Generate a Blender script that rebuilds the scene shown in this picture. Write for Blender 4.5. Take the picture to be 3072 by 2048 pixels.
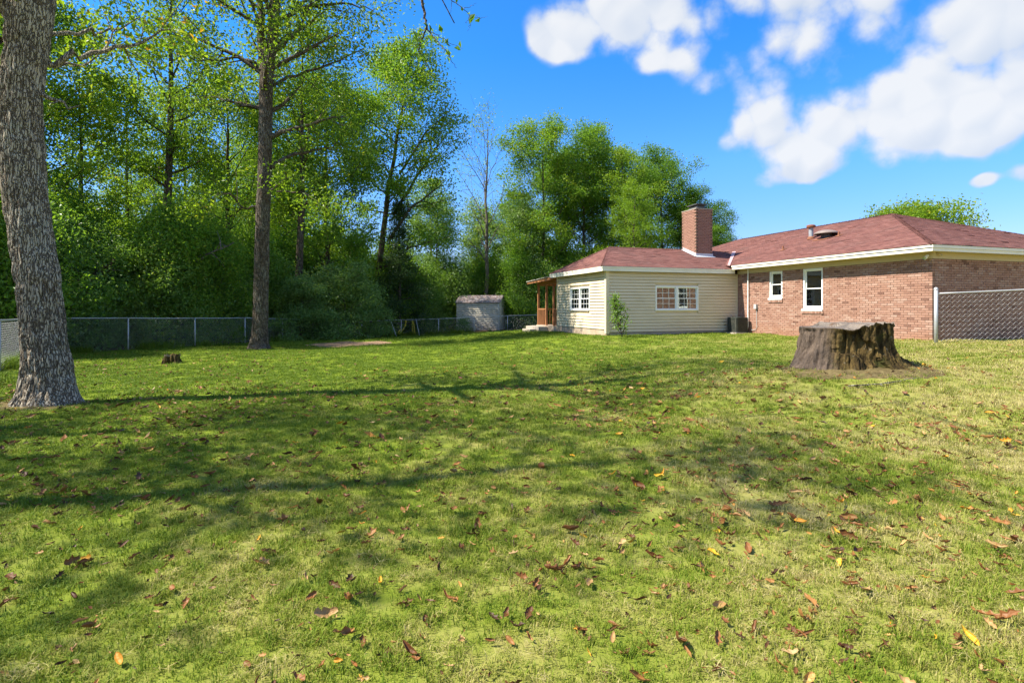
import bpy, math, random
import numpy as np
from mathutils import Vector, Matrix

for _o in list(bpy.data.objects):
    bpy.data.objects.remove(_o, do_unlink=True)
SC = bpy.context.scene
COL = SC.collection
random.seed(7)

# ------------------------------------------------------------------ camera
F = 1650.0                      # focal length in photograph pixels (3072 wide)
HZ = 922.0                      # horizon row in the photograph
CH = 1.5                        # camera height
cam = bpy.data.cameras.new("camera")
cam.lens = 36.0 * F / 3072.0
cam.sensor_width = 36.0
cam.shift_y = -(1024.0 - HZ) / 3072.0
cam.clip_end = 2000.0
cam_o = bpy.data.objects.new("camera", cam)
COL.objects.link(cam_o)
cam_o.location = (0, 0, CH)
cam_o.rotation_euler = (math.radians(90), 0, 0)
SC.camera = cam_o

# ------------------------------------------------------------------ light
SUN_EL, SUN_AZ = 51.0, 190.0    # azimuth measured from +X, counter-clockwise
sun_dir = Vector((math.cos(math.radians(SUN_EL)) * math.cos(math.radians(SUN_AZ)),
                  math.cos(math.radians(SUN_EL)) * math.sin(math.radians(SUN_AZ)),
                  math.sin(math.radians(SUN_EL))))
sun = bpy.data.lights.new("sun", 'SUN')
sun.energy = 4.7
sun.angle = math.radians(0.53)
sun.color = (1.0, 0.93, 0.80)
sun_o = bpy.data.objects.new("sun", sun)
COL.objects.link(sun_o)
sun_o.rotation_euler = sun_dir.to_track_quat('Z', 'Y').to_euler()
sun_o.location = (-30, 0, 40)

world = bpy.data.worlds.new("World")
SC.world = world
world.use_nodes = True
SC.view_settings.view_transform = 'Standard'
SC.view_settings.look = 'None'
SC.view_settings.exposure = 1.35
SC.view_settings.gamma = 1.0
SC.view_settings.use_curve_mapping = False
SC.cycles.max_bounces = 6
SC.cycles.diffuse_bounces = 4
SC.cycles.glossy_bounces = 3
SC.cycles.transmission_bounces = 4
SC.cycles.transparent_max_bounces = 8
SC.cycles.use_denoising = True
SC.cycles.sample_clamp_indirect = 6.0


class NT:
    """small helper to write node trees"""
    def __init__(self, tree):
        self.t = tree
        self.n = tree.nodes
        self.l = tree.links

    def new(self, typ, **kw):
        nd = self.n.new(typ)
        for k, v in kw.items():
            setattr(nd, k, v)
        return nd

    def put(self, sock, val):
        if val is None:
            return
        if hasattr(val, 'is_linked') or hasattr(val, 'links'):
            self.l.new(val, sock)
        elif isinstance(val, (tuple, list)):
            if sock.type == 'RGBA' and len(val) == 3:
                val = (*val, 1.0)
            sock.default_value = val
        else:
            sock.default_value = val

    def math(self, op, a, b=None, c=None, clamp=False):
        nd = self.new('ShaderNodeMath', operation=op, use_clamp=clamp)
        for i, v in enumerate((a, b, c)):
            self.put(nd.inputs[i], v)
        return nd.outputs[0]

    def vmath(self, op, a, b=None, out=0):
        nd = self.new('ShaderNodeVectorMath', operation=op)
        self.put(nd.inputs[0], a)
        if b is not None:
            self.put(nd.inputs[1], b)
        return nd.outputs[out]

    def mix(self, f, a, b, blend='MIX'):
        nd = self.new('ShaderNodeMix', data_type='RGBA', blend_type=blend)
        self.put(nd.inputs[0], f)
        self.put(nd.inputs[6], a)
        self.put(nd.inputs[7], b)
        return nd.outputs[2]

    def noise(self, vec, scale, detail=3.0, rough=0.55, dist=0.0, out='Fac'):
        nd = self.new('ShaderNodeTexNoise')
        self.put(nd.inputs['Vector'], vec)
        nd.inputs['Scale'].default_value = scale
        nd.inputs['Detail'].default_value = detail
        nd.inputs['Roughness'].default_value = rough
        nd.inputs['Distortion'].default_value = dist
        return nd.outputs[out]

    def ramp(self, fac, stops, interp='LINEAR'):
        nd = self.new('ShaderNodeValToRGB')
        cr = nd.color_ramp
        cr.interpolation = interp
        while len(cr.elements) < len(stops):
            cr.elements.new(0.5)
        for e, (p, c) in zip(cr.elements, stops):
            e.position = p
            e.color = (*c, 1.0) if len(c) == 3 else c
        self.put(nd.inputs[0], fac)
        return nd.outputs[0]

    def smooth(self, v, lo, hi):
        nd = self.new('ShaderNodeMapRange', interpolation_type='SMOOTHSTEP')
        self.put(nd.inputs[0], v)
        nd.inputs[1].default_value = lo
        nd.inputs[2].default_value = hi
        return nd.outputs[0]

    def mapping(self, vec, scale=(1, 1, 1), loc=(0, 0, 0), rot=(0, 0, 0)):
        nd = self.new('ShaderNodeMapping')
        self.put(nd.inputs[0], vec)
        nd.inputs['Location'].default_value = loc
        nd.inputs['Rotation'].default_value = rot
        nd.inputs['Scale'].default_value = scale
        return nd.outputs[0]


# ------------------------------------------------------------------ sky with fair-weather clouds
def build_sky():
    w = NT(world.node_tree)
    w.n.clear()
    out = w.new('ShaderNodeOutputWorld')
    bg = w.new('ShaderNodeBackground')
    bg.inputs[1].default_value = 0.12
    sky = w.new('ShaderNodeTexSky', sky_type='NISHITA')
    sky.sun_disc = False
    sky.sun_elevation = math.radians(SUN_EL)
    sky.sun_rotation = math.atan2(sun_dir.x, sun_dir.y)
    sky.air_density = 1.0
    sky.dust_density = 0.35
    sky.altitude = 300.0
    sky.ozone_density = 3.0
    hs = w.new('ShaderNodeHueSaturation')
    hs.inputs['Hue'].default_value = 0.497
    hs.inputs['Saturation'].default_value = 1.18
    hs.inputs['Value'].default_value = 1.0
    w.l.new(sky.outputs[0], hs.inputs['Color'])
    tc = w.new('ShaderNodeTexCoord')
    d = w.vmath('NORMALIZE', tc.outputs['Generated'])
    se = w.new('ShaderNodeSeparateXYZ')
    w.l.new(d, se.inputs[0])
    # clear deep blue aloft, paler air low down
    tint = w.ramp(se.outputs[2], [(.0, (.52, .47, .52)), (.10, (.50, .52, .68)), (.24, (.46, .68, .96)), (.42, (.26, .68, 1.0))])
    blue = w.mix(1.0, hs.outputs[0], tint, 'MULTIPLY')
    # slow warp so the cloud outlines billow
    wn = w.noise(d, 7.0, 3.0, 0.6, out='Color')
    warp = w.vmath('SCALE', w.vmath('SUBTRACT', wn, (0.5, 0.5, 0.5)))
    warp.node.inputs['Scale'].default_value = 0.045
    dw = w.vmath('ADD', d, warp)

    def dirv(px, py):
        v = Vector(((px - 1536) / F, 1.0, (HZ - py) / F))
        return v.normalized()
    # each puff: centre (sky direction), horizontal and vertical angular size, strength
    puffs = [(2520, 330, 250, 105, 1.1), (2700, 245, 145, 125, 1.2), (2745, 160, 85, 60, 1.1), (2400, 405, 190, 55, 1.0), (2460, 90, 120, 140, 1.2),
             (2610, 40, 60, 70, .6), (2970, 310, 130, 110, 1.15), (3000, 90, 120, 85, .95), (2780, 430, 260, 42, .95), (2190, 235, 115, 60, 1.05),
             (2130, 120, 75, 90, .6), (1880, 25, 170, 50, .75), (1790, 55, 80, 60, .6), (2080, 30, 130, 40, .75), (2410, 523, 100, 28, 1.7),
             (1675, 130, 75, 50, .62), (1920, 120, 55, 50, .60), (1980, 178, 65, 30, .62), (2960, 553, 38, 15, 1.4), (3090, 540, 48, 28, 1.6),
             (2310, 290, 100, 65, 1.0), (2870, 40, 90, 60, .55), (3330, 230, 260, 150, 1.1), (3600, 430, 220, 70, 1.0), (2700, -180, 330, 150, 1.0), (2050, -230, 300, 120, .9)]
    acc = None
    for px, py, sx, sz, amp in puffs:
        c = dirv(px, py)
        df = w.vmath('SUBTRACT', dw, tuple(c))
        k = (1 + c.x ** 2 / c.y ** 2) ** .5
        sx, sz = sx / F / .80 / k ** 1.6, sz / F / .80 / k
        df = w.vmath('MULTIPLY', df, (1 / sx, 1 / sx, 1 / sz))
        ln = w.vmath('LENGTH', df, out=1)
        g = w.math('MULTIPLY', ln, ln)
        g = w.math('MULTIPLY', g, -1.5)
        g = w.math('EXPONENT', g)
        g = w.math('MULTIPLY', g, amp)
        acc = g if acc is None else w.math('ADD', acc, g)
    # unseen clouds added behind the viewer and overhead for brighter, less blue fill light
    sep = w.new('ShaderNodeSeparateXYZ')
    w.l.new(d, sep.inputs[0])
    back = w.math('MAXIMUM', w.smooth(sep.outputs[1], 0.1, -0.4), w.smooth(sep.outputs[2], .55, .8))
    cb = w.math('MULTIPLY', w.smooth(w.noise(dw, 3.0, 4.0), .38, .55), back)
    acc = w.math('ADD', acc, cb)
    body = w.math('SUBTRACT', 1.0, w.math('EXPONENT', w.math('MULTIPLY', acc, -1.35)))

    def puffy(vec, sc, lev=((1.0, .62), (2.3, .38))):
        # rounded billows: inverted cell distance at three sizes
        tot = None
        for k, (f, amp) in enumerate(lev):
            vo = w.new('ShaderNodeTexVoronoi', feature='F1')
            vo.inputs['Scale'].default_value = sc * f
            w.l.new(vec, vo.inputs['Vector'])
            t = w.math('MULTIPLY', w.math('SUBTRACT', 1.0, vo.outputs['Distance']), amp)
            tot = t if tot is None else w.math('ADD', tot, t)
        return tot
    big = puffy(dw, 9.0)
    lump = w.noise(d, 5.0, 2.0, .55)
    fine = w.noise(d, 40.0, 3.0, .6)
    ero = w.math('ADD', w.math('MULTIPLY', w.math('SUBTRACT', big, .56), 1.5), w.math('MULTIPLY', w.math('SUBTRACT', lump, .5), 1.1))
    ero = w.math('ADD', ero, w.math('MULTIPLY', w.math('SUBTRACT', fine, .5), .40))
    v = w.math('ADD', body, w.math('MULTIPLY', ero, w.smooth(body, .0, .4)))
    mask = w.smooth(v, 0.26, 0.78)
    # billows lit from the sun side: compare the field with itself a little way towards the sun
    tow = w.vmath('ADD', dw, tuple(sun_dir * .022))
    relief = w.math('SUBTRACT', big, puffy(tow, 9.0))
    shade = w.math('ADD', w.math('MULTIPLY', relief, 2.2), .74, clamp=True)
    shade = w.math('MULTIPLY', shade, w.smooth(v, .30, .80))
    ccol = w.mix(shade, (2.0, 2.3, 2.75), (3.0, 3.05, 3.1))
    skyc = w.mix(w.math('MULTIPLY', mask, 0.94), blue, ccol)
    w.l.new(skyc, bg.inputs[0])
    w.l.new(bg.outputs[0], out.inputs[0])
    world.cycles.sampling_method = 'MANUAL'
    world.cycles.sample_map_resolution = 512


build_sky()


# ------------------------------------------------------------------ mesh helpers
def h3(ix, iy, iz, seed):
    n = (ix * 374761393 + iy * 668265263 + iz * 2147483647 + seed * 974711) & 0x7fffffff
    n = ((n ^ (n >> 13)) * 1274126177) & 0x7fffffff
    n = ((n ^ (n >> 16)) * 2654435761) & 0x7fffffff
    return (n & 0xffff) / 65535.0


def vnoise(p, seed=0):
    p = np.asarray(p, float)
    i = np.floor(p).astype(np.int64)
    f = p - i
    f = f * f * (3 - 2 * f)
    r = 0
    for dx in (0, 1):
        for dy in (0, 1):
            for dz in (0, 1):
                wgt = (f[:, 0] if dx else 1 - f[:, 0]) * (f[:, 1] if dy else 1 - f[:, 1]) * (f[:, 2] if dz else 1 - f[:, 2])
                r = r + wgt * h3(i[:, 0] + dx, i[:, 1] + dy, i[:, 2] + dz, seed)
    return r


def fbm(p, seed=0, oct=4):
    p = np.asarray(p, float)
    a, s, tot = 0.5, 0, 0
    for k in range(oct):
        s = s + a * vnoise(p * (2 ** k), seed + k * 17)
        tot += a
        a *= .5
    return s / tot


class MB:
    """collects geometry for ONE mesh"""
    def __init__(self):
        self.v, self.f, self.n = [], [], 0
        self.tone = []

    def add(self, verts, faces, tone=0.0):
        verts = np.asarray(verts, float)
        if hasattr(faces, 'tolist'):
            faces = (faces + self.n).tolist()
        else:
            faces = [tuple(i + self.n for i in f) for f in faces]
        self.v.append(verts)
        self.f += faces
        t = np.full(len(verts), tone) if np.isscalar(tone) else np.asarray(tone)
        self.tone.append(t)
        self.n += len(verts)
        return self

    def box(self, x0, x1, y0, y1, z0, z1, tone=0.0, jit=0.0, rng=None):
        v = np.array([[x0, y0, z0], [x1, y0, z0], [x1, y1, z0], [x0, y1, z0],
                      [x0, y0, z1], [x1, y0, z1], [x1, y1, z1], [x0, y1, z1]], float)
        if jit:
            v += (rng.random((8, 3)) - .5) * jit
        return self.add(v, [(0, 3, 2, 1), (4, 5, 6, 7), (0, 1, 5, 4), (1, 2, 6, 5), (2, 3, 7, 6), (3, 0, 4, 7)], tone)

    def prism(self, pts, dvec, tone=0.0):
        """closed prism from polygon pts (n,3) pushed along dvec"""
        p = np.asarray(pts, float)
        n = len(p)
        v = np.vstack([p, p + np.asarray(dvec, float)])
        fs = [tuple(range(n))[::-1], tuple(range(n, 2 * n))]
        for i in range(n):
            j = (i + 1) % n
            fs.append((i, j, j + n, i + n))
        return self.add(v, fs, tone)

    def tube(self, path, rad, sides=6, cap=True, tone=0.0):
        P = np.asarray(path, float)
        n = len(P)
        R = np.full(n, rad) if np.isscalar(rad) else np.asarray(rad, float)
        T = np.gradient(P, axis=0)
        T /= np.linalg.norm(T, axis=1)[:, None] + 1e-9
        ref = np.array([0, 0, 1.0]) if abs(T[0, 2]) < .9 else np.array([1.0, 0, 0])
        a = np.cross(T[0], ref)
        a /= np.linalg.norm(a) + 1e-9
        A = np.zeros_like(P)
        for i in range(n):
            a = a - T[i] * np.dot(a, T[i])
            a /= np.linalg.norm(a) + 1e-9
            A[i] = a
        B = np.cross(T, A)
        th = np.linspace(0, 2 * math.pi, sides, endpoint=False)
        ring = A[:, None, :] * np.cos(th)[None, :, None] + B[:, None, :] * np.sin(th)[None, :, None]
        v = (P[:, None, :] + ring * R[:, None, None]).reshape(-1, 3)
        i = np.arange(n - 1)[:, None] * sides
        k = np.arange(sides)[None, :]
        k2 = (k + 1) % sides
        q = np.stack([i + k, i + k2, i + sides + k2, i + sides + k], -1).reshape(-1, 4)
        self.add(v, q, tone)
        if cap:
            self.f.append(tuple(range(self.n - sides, self.n)))
            self.f.append(tuple(range(self.n - n * sides, self.n - n * sides + sides))[::-1])
        return self

    def mesh(self, name, smooth=False):
        me = bpy.data.meshes.new(name)
        V = np.vstack(self.v) if self.v else np.zeros((0, 3))
        me.from_pydata(V, [], self.f)
        at = me.attributes.new('tone', 'FLOAT', 'POINT')
        at.data.foreach_set('value', np.concatenate(self.tone).astype(np.float32))
        if smooth:
            me.polygons.foreach_set('use_smooth', [True] * len(me.polygons))
        me.update()
        return me

    def build(self, name, mat, parent=None, smooth=False):
        me = self.mesh(name, smooth)
        for m in (mat if isinstance(mat, (list, tuple)) else [mat]):
            me.materials.append(m)
        return link(name, me, parent)


def link(name, me, parent=None):
    o = bpy.data.objects.new(name, me)
    COL.objects.link(o)
    if parent is not None:
        o.parent = parent
    return o


def empty(name, loc=(0, 0, 0), rz=0.0, parent=None):
    o = link(name, None, parent)
    o.location = loc
    o.rotation_euler = (0, 0, rz)
    o.empty_display_size = .3
    return o


def tag(o, label=None, cat=None, group=None, kind=None):
    if label:
        o['label'] = label
    if cat:
        o['category'] = cat
    if group:
        o['group'] = group
    if kind:
        o['kind'] = kind
    return o


def copy_tree(o, parent=None):
    c = o.copy()
    COL.objects.link(c)
    c.parent = parent
    for ch in o.children:
        copy_tree(ch, c)
    return c


def px(x, D):
    return (x - 1536.0) / F * D


# ------------------------------------------------------------------ materials
def material(name, fn, rough=0.8, spec=0.3):
    m = bpy.data.materials.new(name)
    m.use_nodes = True
    t = NT(m.node_tree)
    b = t.n['Principled BSDF']
    b.inputs['Roughness'].default_value = rough
    b.inputs['Specular IOR Level'].default_value = spec
    fn(t, b)
    return m


def bump(t, b, h, strength=.5, dist=.01):
    nd = t.new('ShaderNodeBump')
    nd.inputs['Strength'].default_value = strength
    nd.inputs['Distance'].default_value = dist
    t.l.new(h, nd.inputs['Height'])
    t.l.new(nd.outputs[0], b.inputs['Normal'])


def wpos(t):
    return t.new('ShaderNodeNewGeometry').outputs['Position']


def lpos(t):
    return t.new('ShaderNodeTexCoord').outputs['Object']


def attr(t, name='tone'):
    return t.new('ShaderNodeAttribute', attribute_name=name).outputs['Fac']


def m_paint(name, col, rough=.55, dirt=.12, dirtcol=(.25, .22, .15), scale=1.4, spec=.3):
    def fn(t, b):
        p = wpos(t)
        n = t.smooth(t.noise(p, scale, 6, .65), .42, .8)
        n2 = t.noise(t.mapping(p, (6, 6, 1.2)), 3.0, 4, .6)
        c = t.mix(t.math('MULTIPLY', n, dirt * 2), col, dirtcol)
        c = t.mix(t.math('MULTIPLY', n2, dirt), c, tuple(x * .7 for x in col))
        t.put(b.inputs['Base Color'], c)
        bump(t, b, t.noise(p, 60, 3), .15, .003)
    return material(name, fn, rough, spec)


def m_brick(name, use_obj):
    def fn(t, b):
        p = lpos(t) if use_obj else wpos(t)
        if use_obj:
            oi = t.new('ShaderNodeObjectInfo')
            tone = oi.outputs['Random']
            p = t.vmath('ADD', p, oi.outputs['Location'])
        else:
            tone = attr(t)
        c = t.ramp(tone, [(0, (.165, .085, .062)), (.05, (.225, .12, .088)), (.10, (0.275, 0.148, 0.107)), (.45, (0.316, 0.175, 0.127)),
                          (.8, (0.344, 0.203, 0.151)), (1, (0.378, 0.248, 0.193))])
        n = t.noise(p, 9.0, 6, .7)
        c = t.mix(t.math('MULTIPLY', t.smooth(n, .55, .80), .7), c, (.28, .15, .11))
        n3 = t.noise(p, 55.0, 3, .6)
        c = t.mix(t.math('MULTIPLY', t.smooth(n3, .55, .75), .45), c, (.55, .42, .35))
        g = t.new('ShaderNodeSeparateXYZ')
        t.l.new(wpos(t), g.inputs[0])
        # rain-splash soil stain along the foot of the wall
        st = t.math('MULTIPLY', t.smooth(g.outputs[2], .95, .45), t.noise(wpos(t), 2.2, 4))
        c = t.mix(t.math('MULTIPLY', st, .6), c, (.34, .16, .07))
        t.put(b.inputs['Base Color'], c)
        bump(t, b, t.math('ADD', t.noise(p, 40, 4, .7), t.noise(p, 140, 2)), .6, .006)
    return material(name, fn, .9, .15)


M = {}
M['brick'] = m_brick('brick', False)
M['brick_single'] = m_brick('brick_single', True)


def _mortar(t, b):
    p = wpos(t)
    t.put(b.inputs['Base Color'], t.mix(t.noise(p, 12, 4), (.12, .085, .06), (.19, .14, .105)))
    bump(t, b, t.noise(p, 90, 3), .5, .004)


M['mortar'] = material('mortar', _mortar, .95, .1)


def m_shingle(name, use_obj):
    def fn(t, b):
        if use_obj:
            tone = t.new('ShaderNodeObjectInfo').outputs['Random']
        else:
            tone = attr(t)
        p = wpos(t)
        c = t.ramp(tone, [(0, (0.134, 0.055, 0.046)), (.3, (0.179, 0.073, 0.060)), (.7, (0.209, 0.088, 0.072)), (1, (0.243, 0.110, 0.089))])
        c = t.mix(t.math('MULTIPLY', t.smooth(t.noise(p, .9, 6, .7), .45, .72), .55), c, (.13, .075, .065))
        c = t.mix(t.math('MULTIPLY', t.smooth(t.noise(p, 2.6, 5, .7), .55, .75), .35), c, (.32, .20, .17))
        c = t.mix(t.math('MULTIPLY', t.noise(p, 160, 2), .5), c, (.13, .07, .06))
        t.put(b.inputs['Base Color'], c)
        bump(t, b, t.noise(p, 120, 3, .7), .5, .005)
    return material(name, fn, .92, .2)


M['shingle'] = m_shingle('shingle', False)
M['shingle_single'] = m_shingle('shingle_single', True)
M['trim'] = m_paint('cream_trim_paint', (.80, .75, .62), .5, .10)
M['soffit'] = m_paint('soffit_paint', (.52, .42, .24), .6, .08)
M['siding'] = m_paint('cream_siding', (.70, .59, .405), .5, .14, (.36, .30, .16), .8)
M['white'] = m_paint('white_window_vinyl', (.82, .82, .79), .4, .05)
M['concrete'] = m_paint('old_concrete', (.42, .37, .31), .95, .35, (.16, .12, .08), 3.0)
M['block'] = m_paint('painted_foundation', (.46, .36, .27), .9, .3, (.28, .17, .09), 2.0)
M['flash'] = m_paint('galvanised_flashing', (.55, .57, .60), .45, .2, (.3, .3, .31), 5.0)
M['pinkflash'] = m_paint('valley_flashing', (.48, .30, .29), .5, .2, (.3, .16, .14), 5.0)
M['rust'] = m_paint('rusty_vent', (.24, .10, .055), .85, .4, (.12, .05, .03), 14.0)
M['pipe'] = m_paint('grey_vent_pipe', (.30, .33, .36), .5, .3, (.18, .12, .09), 6.0)
M['dome'] = m_paint('weathered_dome_vent', (.22, .175, .15), .5, .25, (.2, .13, .1), 6.0)
M['dark'] = m_paint('dark_chimney_cap', (.07, .075, .08), .6, .3, (.14, .12, .10), 8.0)
M['acgreen'] = m_paint('ac_unit_paint', (.05, .056, .048), .5, .2, (.2, .18, .14), 5.0)
M['acdark'] = m_paint('ac_coil', (.018, .02, .019), .7, .2, (.06, .06, .05), 20.0)
M['greybox'] = m_paint('grey_utility_box', (.45, .46, .46), .5, .15)
M['interior'] = m_paint('dark_interior', (.02, .02, .02), .9, .1)
M['curtain'] = m_paint('pale_blind', (.30, .30, .29), .8, .1)
M['yellow'] = m_paint('yellow_rope', (.62, .50, .05), .7, .15)


def _wood(name, c0, c1, ax=(8, 8, .8)):
    def fn(t, b):
        p = lpos(t)
        n = t.noise(t.mapping(p, ax), 6, 6, .65, .8)
        t.put(b.inputs['Base Color'], t.mix(n, c0, c1))
        bump(t, b, n, .4, .004)
    return material(name, fn, .8, .2)


M['wood'] = _wood('stained_porch_wood', (.22, .085, .035), (.40, .19, .085))
M['porchroof'] = m_paint('porch_roof_metal', (.45, .42, .38), .6, .4, (.25, .13, .08), 3.0)


def _galv(t, b):
    p = wpos(t)
    n = t.noise(p, 30, 4, .6)
    t.put(b.inputs['Base Color'], t.mix(n, (.33, .34, .34), (.50, .51, .51)))
    b.inputs['Metallic'].default_value = .35
    t.put(b.inputs['Roughness'], t.math('ADD', t.math('MULTIPLY', n, .25), .35))


M['galv'] = material('galvanised_steel', _galv, .45, .5)


def _wire(t, b):
    n = t.noise(wpos(t), 8, 4, .6)
    t.put(b.inputs['Base Color'], t.mix(n, (.24, .24, .235), (.42, .42, .41)))
    b.inputs['Metallic'].default_value = .2


M['wire'] = material('dull_fence_wire', _wire, .5, .4)


def _shedwall(t, b):
    p = wpos(t)
    sp = t.new('ShaderNodeSeparateXYZ')
    t.l.new(p, sp.inputs[0])
    low = t.smooth(sp.outputs[2], 1.0, -.4)
    n = t.noise(p, 2.4, 6, .7)
    c = t.mix(t.smooth(n, .45, .7), (.62, .57, .46), (.48, .43, .33))
    c = t.mix(t.math('MULTIPLY', low, t.smooth(t.noise(p, 6, 5, .7), .35, .6)), c, (.24, .20, .17))
    t.put(b.inputs['Base Color'], c)


M['shed'] = material('weathered_shed_metal', _shedwall, .6, .4)


def _shedroof(t, b):
    p = wpos(t)
    n = t.noise(t.mapping(p, (3, 1, 1)), 2.5, 6, .7)
    t.put(b.inputs['Base Color'], t.ramp(n, [(.3, (.34, .33, .34)), (.5, (.22, .17, .16)), (.7, (.14, .085, .07))]))


M['shedroof'] = material('rusty_shed_roof', _shedroof, .6, .4)


def _glass(t, b):
    m = t.t
    t.n.remove(b)
    out = [n for n in t.n if n.type == 'OUTPUT_MATERIAL'][0]
    tr = t.new('ShaderNodeBsdfTransparent')
    tr.inputs[0].default_value = (.75, .8, .78, 1)
    gl = t.new('ShaderNodeBsdfGlossy')
    gl.inputs['Roughness'].default_value = .02
    gl.inputs[0].default_value = (.9, .95, .95, 1)
    fr = t.new('ShaderNodeFresnel')
    fr.inputs[0].default_value = 1.6
    nz = t.new('ShaderNodeBump')
    nz.inputs['Strength'].default_value = .03
    nz.inputs['Distance'].default_value = .02
    t.l.new(t.noise(wpos(t), 1.7, 2), nz.inputs['Height'])
    t.l.new(nz.outputs[0], gl.inputs['Normal'])
    mx = t.new('ShaderNodeMixShader')
    t.l.new(t.math('MULTIPLY_ADD', fr.outputs[0], 1.3, .05, clamp=True), mx.inputs[0])
    t.l.new(tr.outputs[0], mx.inputs[1])
    t.l.new(gl.outputs[0], mx.inputs[2])
    t.l.new(mx.outputs[0], out.inputs[0])


M['glass'] = material('window_glass', _glass)


def m_bark(name, dark, mid, lichen, sc=1.0, lich=.5):
    def fn(t, b):
        p = wpos(t)
        q = t.mapping(p, (1, 1, .085))
        vo = t.new('ShaderNodeTexVoronoi', feature='DISTANCE_TO_EDGE')
        vo.inputs['Scale'].default_value = 33 * sc
        wn = t.vmath('ADD', q, t.vmath('SCALE', t.noise(p, 6 * sc, 4, .6, out='Color')))
        wn.node.inputs[1].links[0].from_node.inputs['Scale'].default_value = .09
        t.l.new(wn, vo.inputs['Vector'])
        plate = t.smooth(vo.outputs[0], .0, .17)
        n = t.noise(t.mapping(p, (1, 1, .35)), 14 * sc, 6, .7)
        c = t.mix(t.math('MULTIPLY', plate, t.math('MULTIPLY_ADD', n, 1.1, .30), clamp=True), dark, mid)
        c = t.mix(t.math('MULTIPLY', plate, t.math('MULTIPLY', t.smooth(t.noise(p, 2.2 * sc, 6, .7), .38, .66), lich)), c, lichen)
        c = t.mix(t.math('MULTIPLY', t.smooth(t.noise(p, 1.3 * sc, 5, .7), .56, .70), .45), c, tuple(x * .6 for x in dark))
        c = t.mix(t.math('MULTIPLY', t.smooth(t.noise(p, 2.9 * sc, 5, .7), .58, .70), .35), c, (.13, .15, .07))
        t.put(b.inputs['Base Color'], c)
        h = t.math('ADD', t.math('MULTIPLY', plate, 1.2), t.math('MULTIPLY', n, .8))
        bump(t, b, h, 1.0, .04)
    return material(name, fn, .95, .12)


M['bark'] = m_bark('grey_oak_bark', (.15, .112, .078), (.47, .395, .29), (.50, .48, .38), 1.0, .5)
M['bark2'] = m_bark('brown_oak_bark', (.075, .056, .04), (.18, .14, .10), (.32, .31, .25), 1.0, .55)
M['barkf'] = m_bark('forest_bark', (.06, .045, .032), (.15, .115, .08), (.2, .19, .15), .7, .4)
M['barkpale'] = m_bark('pale_twig_bark', (.12, .10, .08), (.24, .21, .17), (.3, .29, .25), .7, .4)


def m_leaf(name, stops, trans=.42, gloss=.28, seed=0.0):
    """stops: colour ramp over per-leaf tone; object random shifts it"""
    m = bpy.data.materials.new(name)
    m.use_nodes = True
    t = NT(m.node_tree)
    b = t.n['Principled BSDF']
    out = [n for n in t.n if n.type == 'OUTPUT_MATERIAL'][0]
    oi = t.new('ShaderNodeObjectInfo')
    tone = t.math('ADD', attr(t), t.math('MULTIPLY', t.math('SUBTRACT', oi.outputs['Random'], .5), .35))
    c = t.ramp(tone, stops)
    big = t.noise(wpos(t), .45, 3, .6)
    c = t.mix(t.math('MULTIPLY', t.smooth(big, .45, .7), .35), c, t.mix(1.0, c, (1.25, 1.12, .6), 'MULTIPLY'))
    t.put(b.inputs['Base Color'], c)
    b.inputs['Roughness'].default_value = .42
    b.inputs['Specular IOR Level'].default_value = gloss
    tl = t.new('ShaderNodeBsdfTranslucent')
    t.l.new(t.mix(1.0, c, (1.35, 1.3, .55), 'MULTIPLY'), tl.inputs[0])
    mx = t.new('ShaderNodeMixShader')
    mx.inputs[0].default_value = trans
    t.l.new(b.outputs[0], mx.inputs[1])
    t.l.new(tl.outputs[0], mx.inputs[2])
    t.l.new(mx.outputs[0], out.inputs[0])
    return m


M['leaf_oak'] = m_leaf('oak_leaves', [(.0, (.075, .150, .018)), (.4, (.135, .235, .024)), (.8, (.20, .305, .030)), (.96, (.28, .33, .04)), (1, (.42, .26, .04))], .55)
M['leaf_yel'] = m_leaf('yellow_green_leaves', [(.0, (.10, .19, .022)), (.4, (.165, .285, .030)), (.85, (.24, .36, .036)), (1, (.36, .36, .045))], .56)
M['leaf_mid'] = m_leaf('mid_green_leaves', [(.0, (.08, .175, .024)), (.45, (.135, .26, .032)), (.85, (.20, .335, .04)), (1, (.28, .35, .045))], .54)
M['leaf_dark'] = m_leaf('dark_shrub_leaves', [(.0, (.09, .185, .032)), (.5, (.165, .295, .05)), (.9, (.24, .37, .07)), (1, (.32, .38, .09))], .52, .6)
M['leaf_grey'] = m_leaf('grey_green_leaves', [(.0, (.10, .19, .055)), (.5, (.165, .285, .08)), (1, (.26, .37, .12))], .48, .5)
M['leaf_cedar'] = m_leaf('cedar_sprays', [(.0, (.03, .07, .02)), (.6, (.055, .11, .032)), (1, (.09, .14, .05))], .25, .3)

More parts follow.
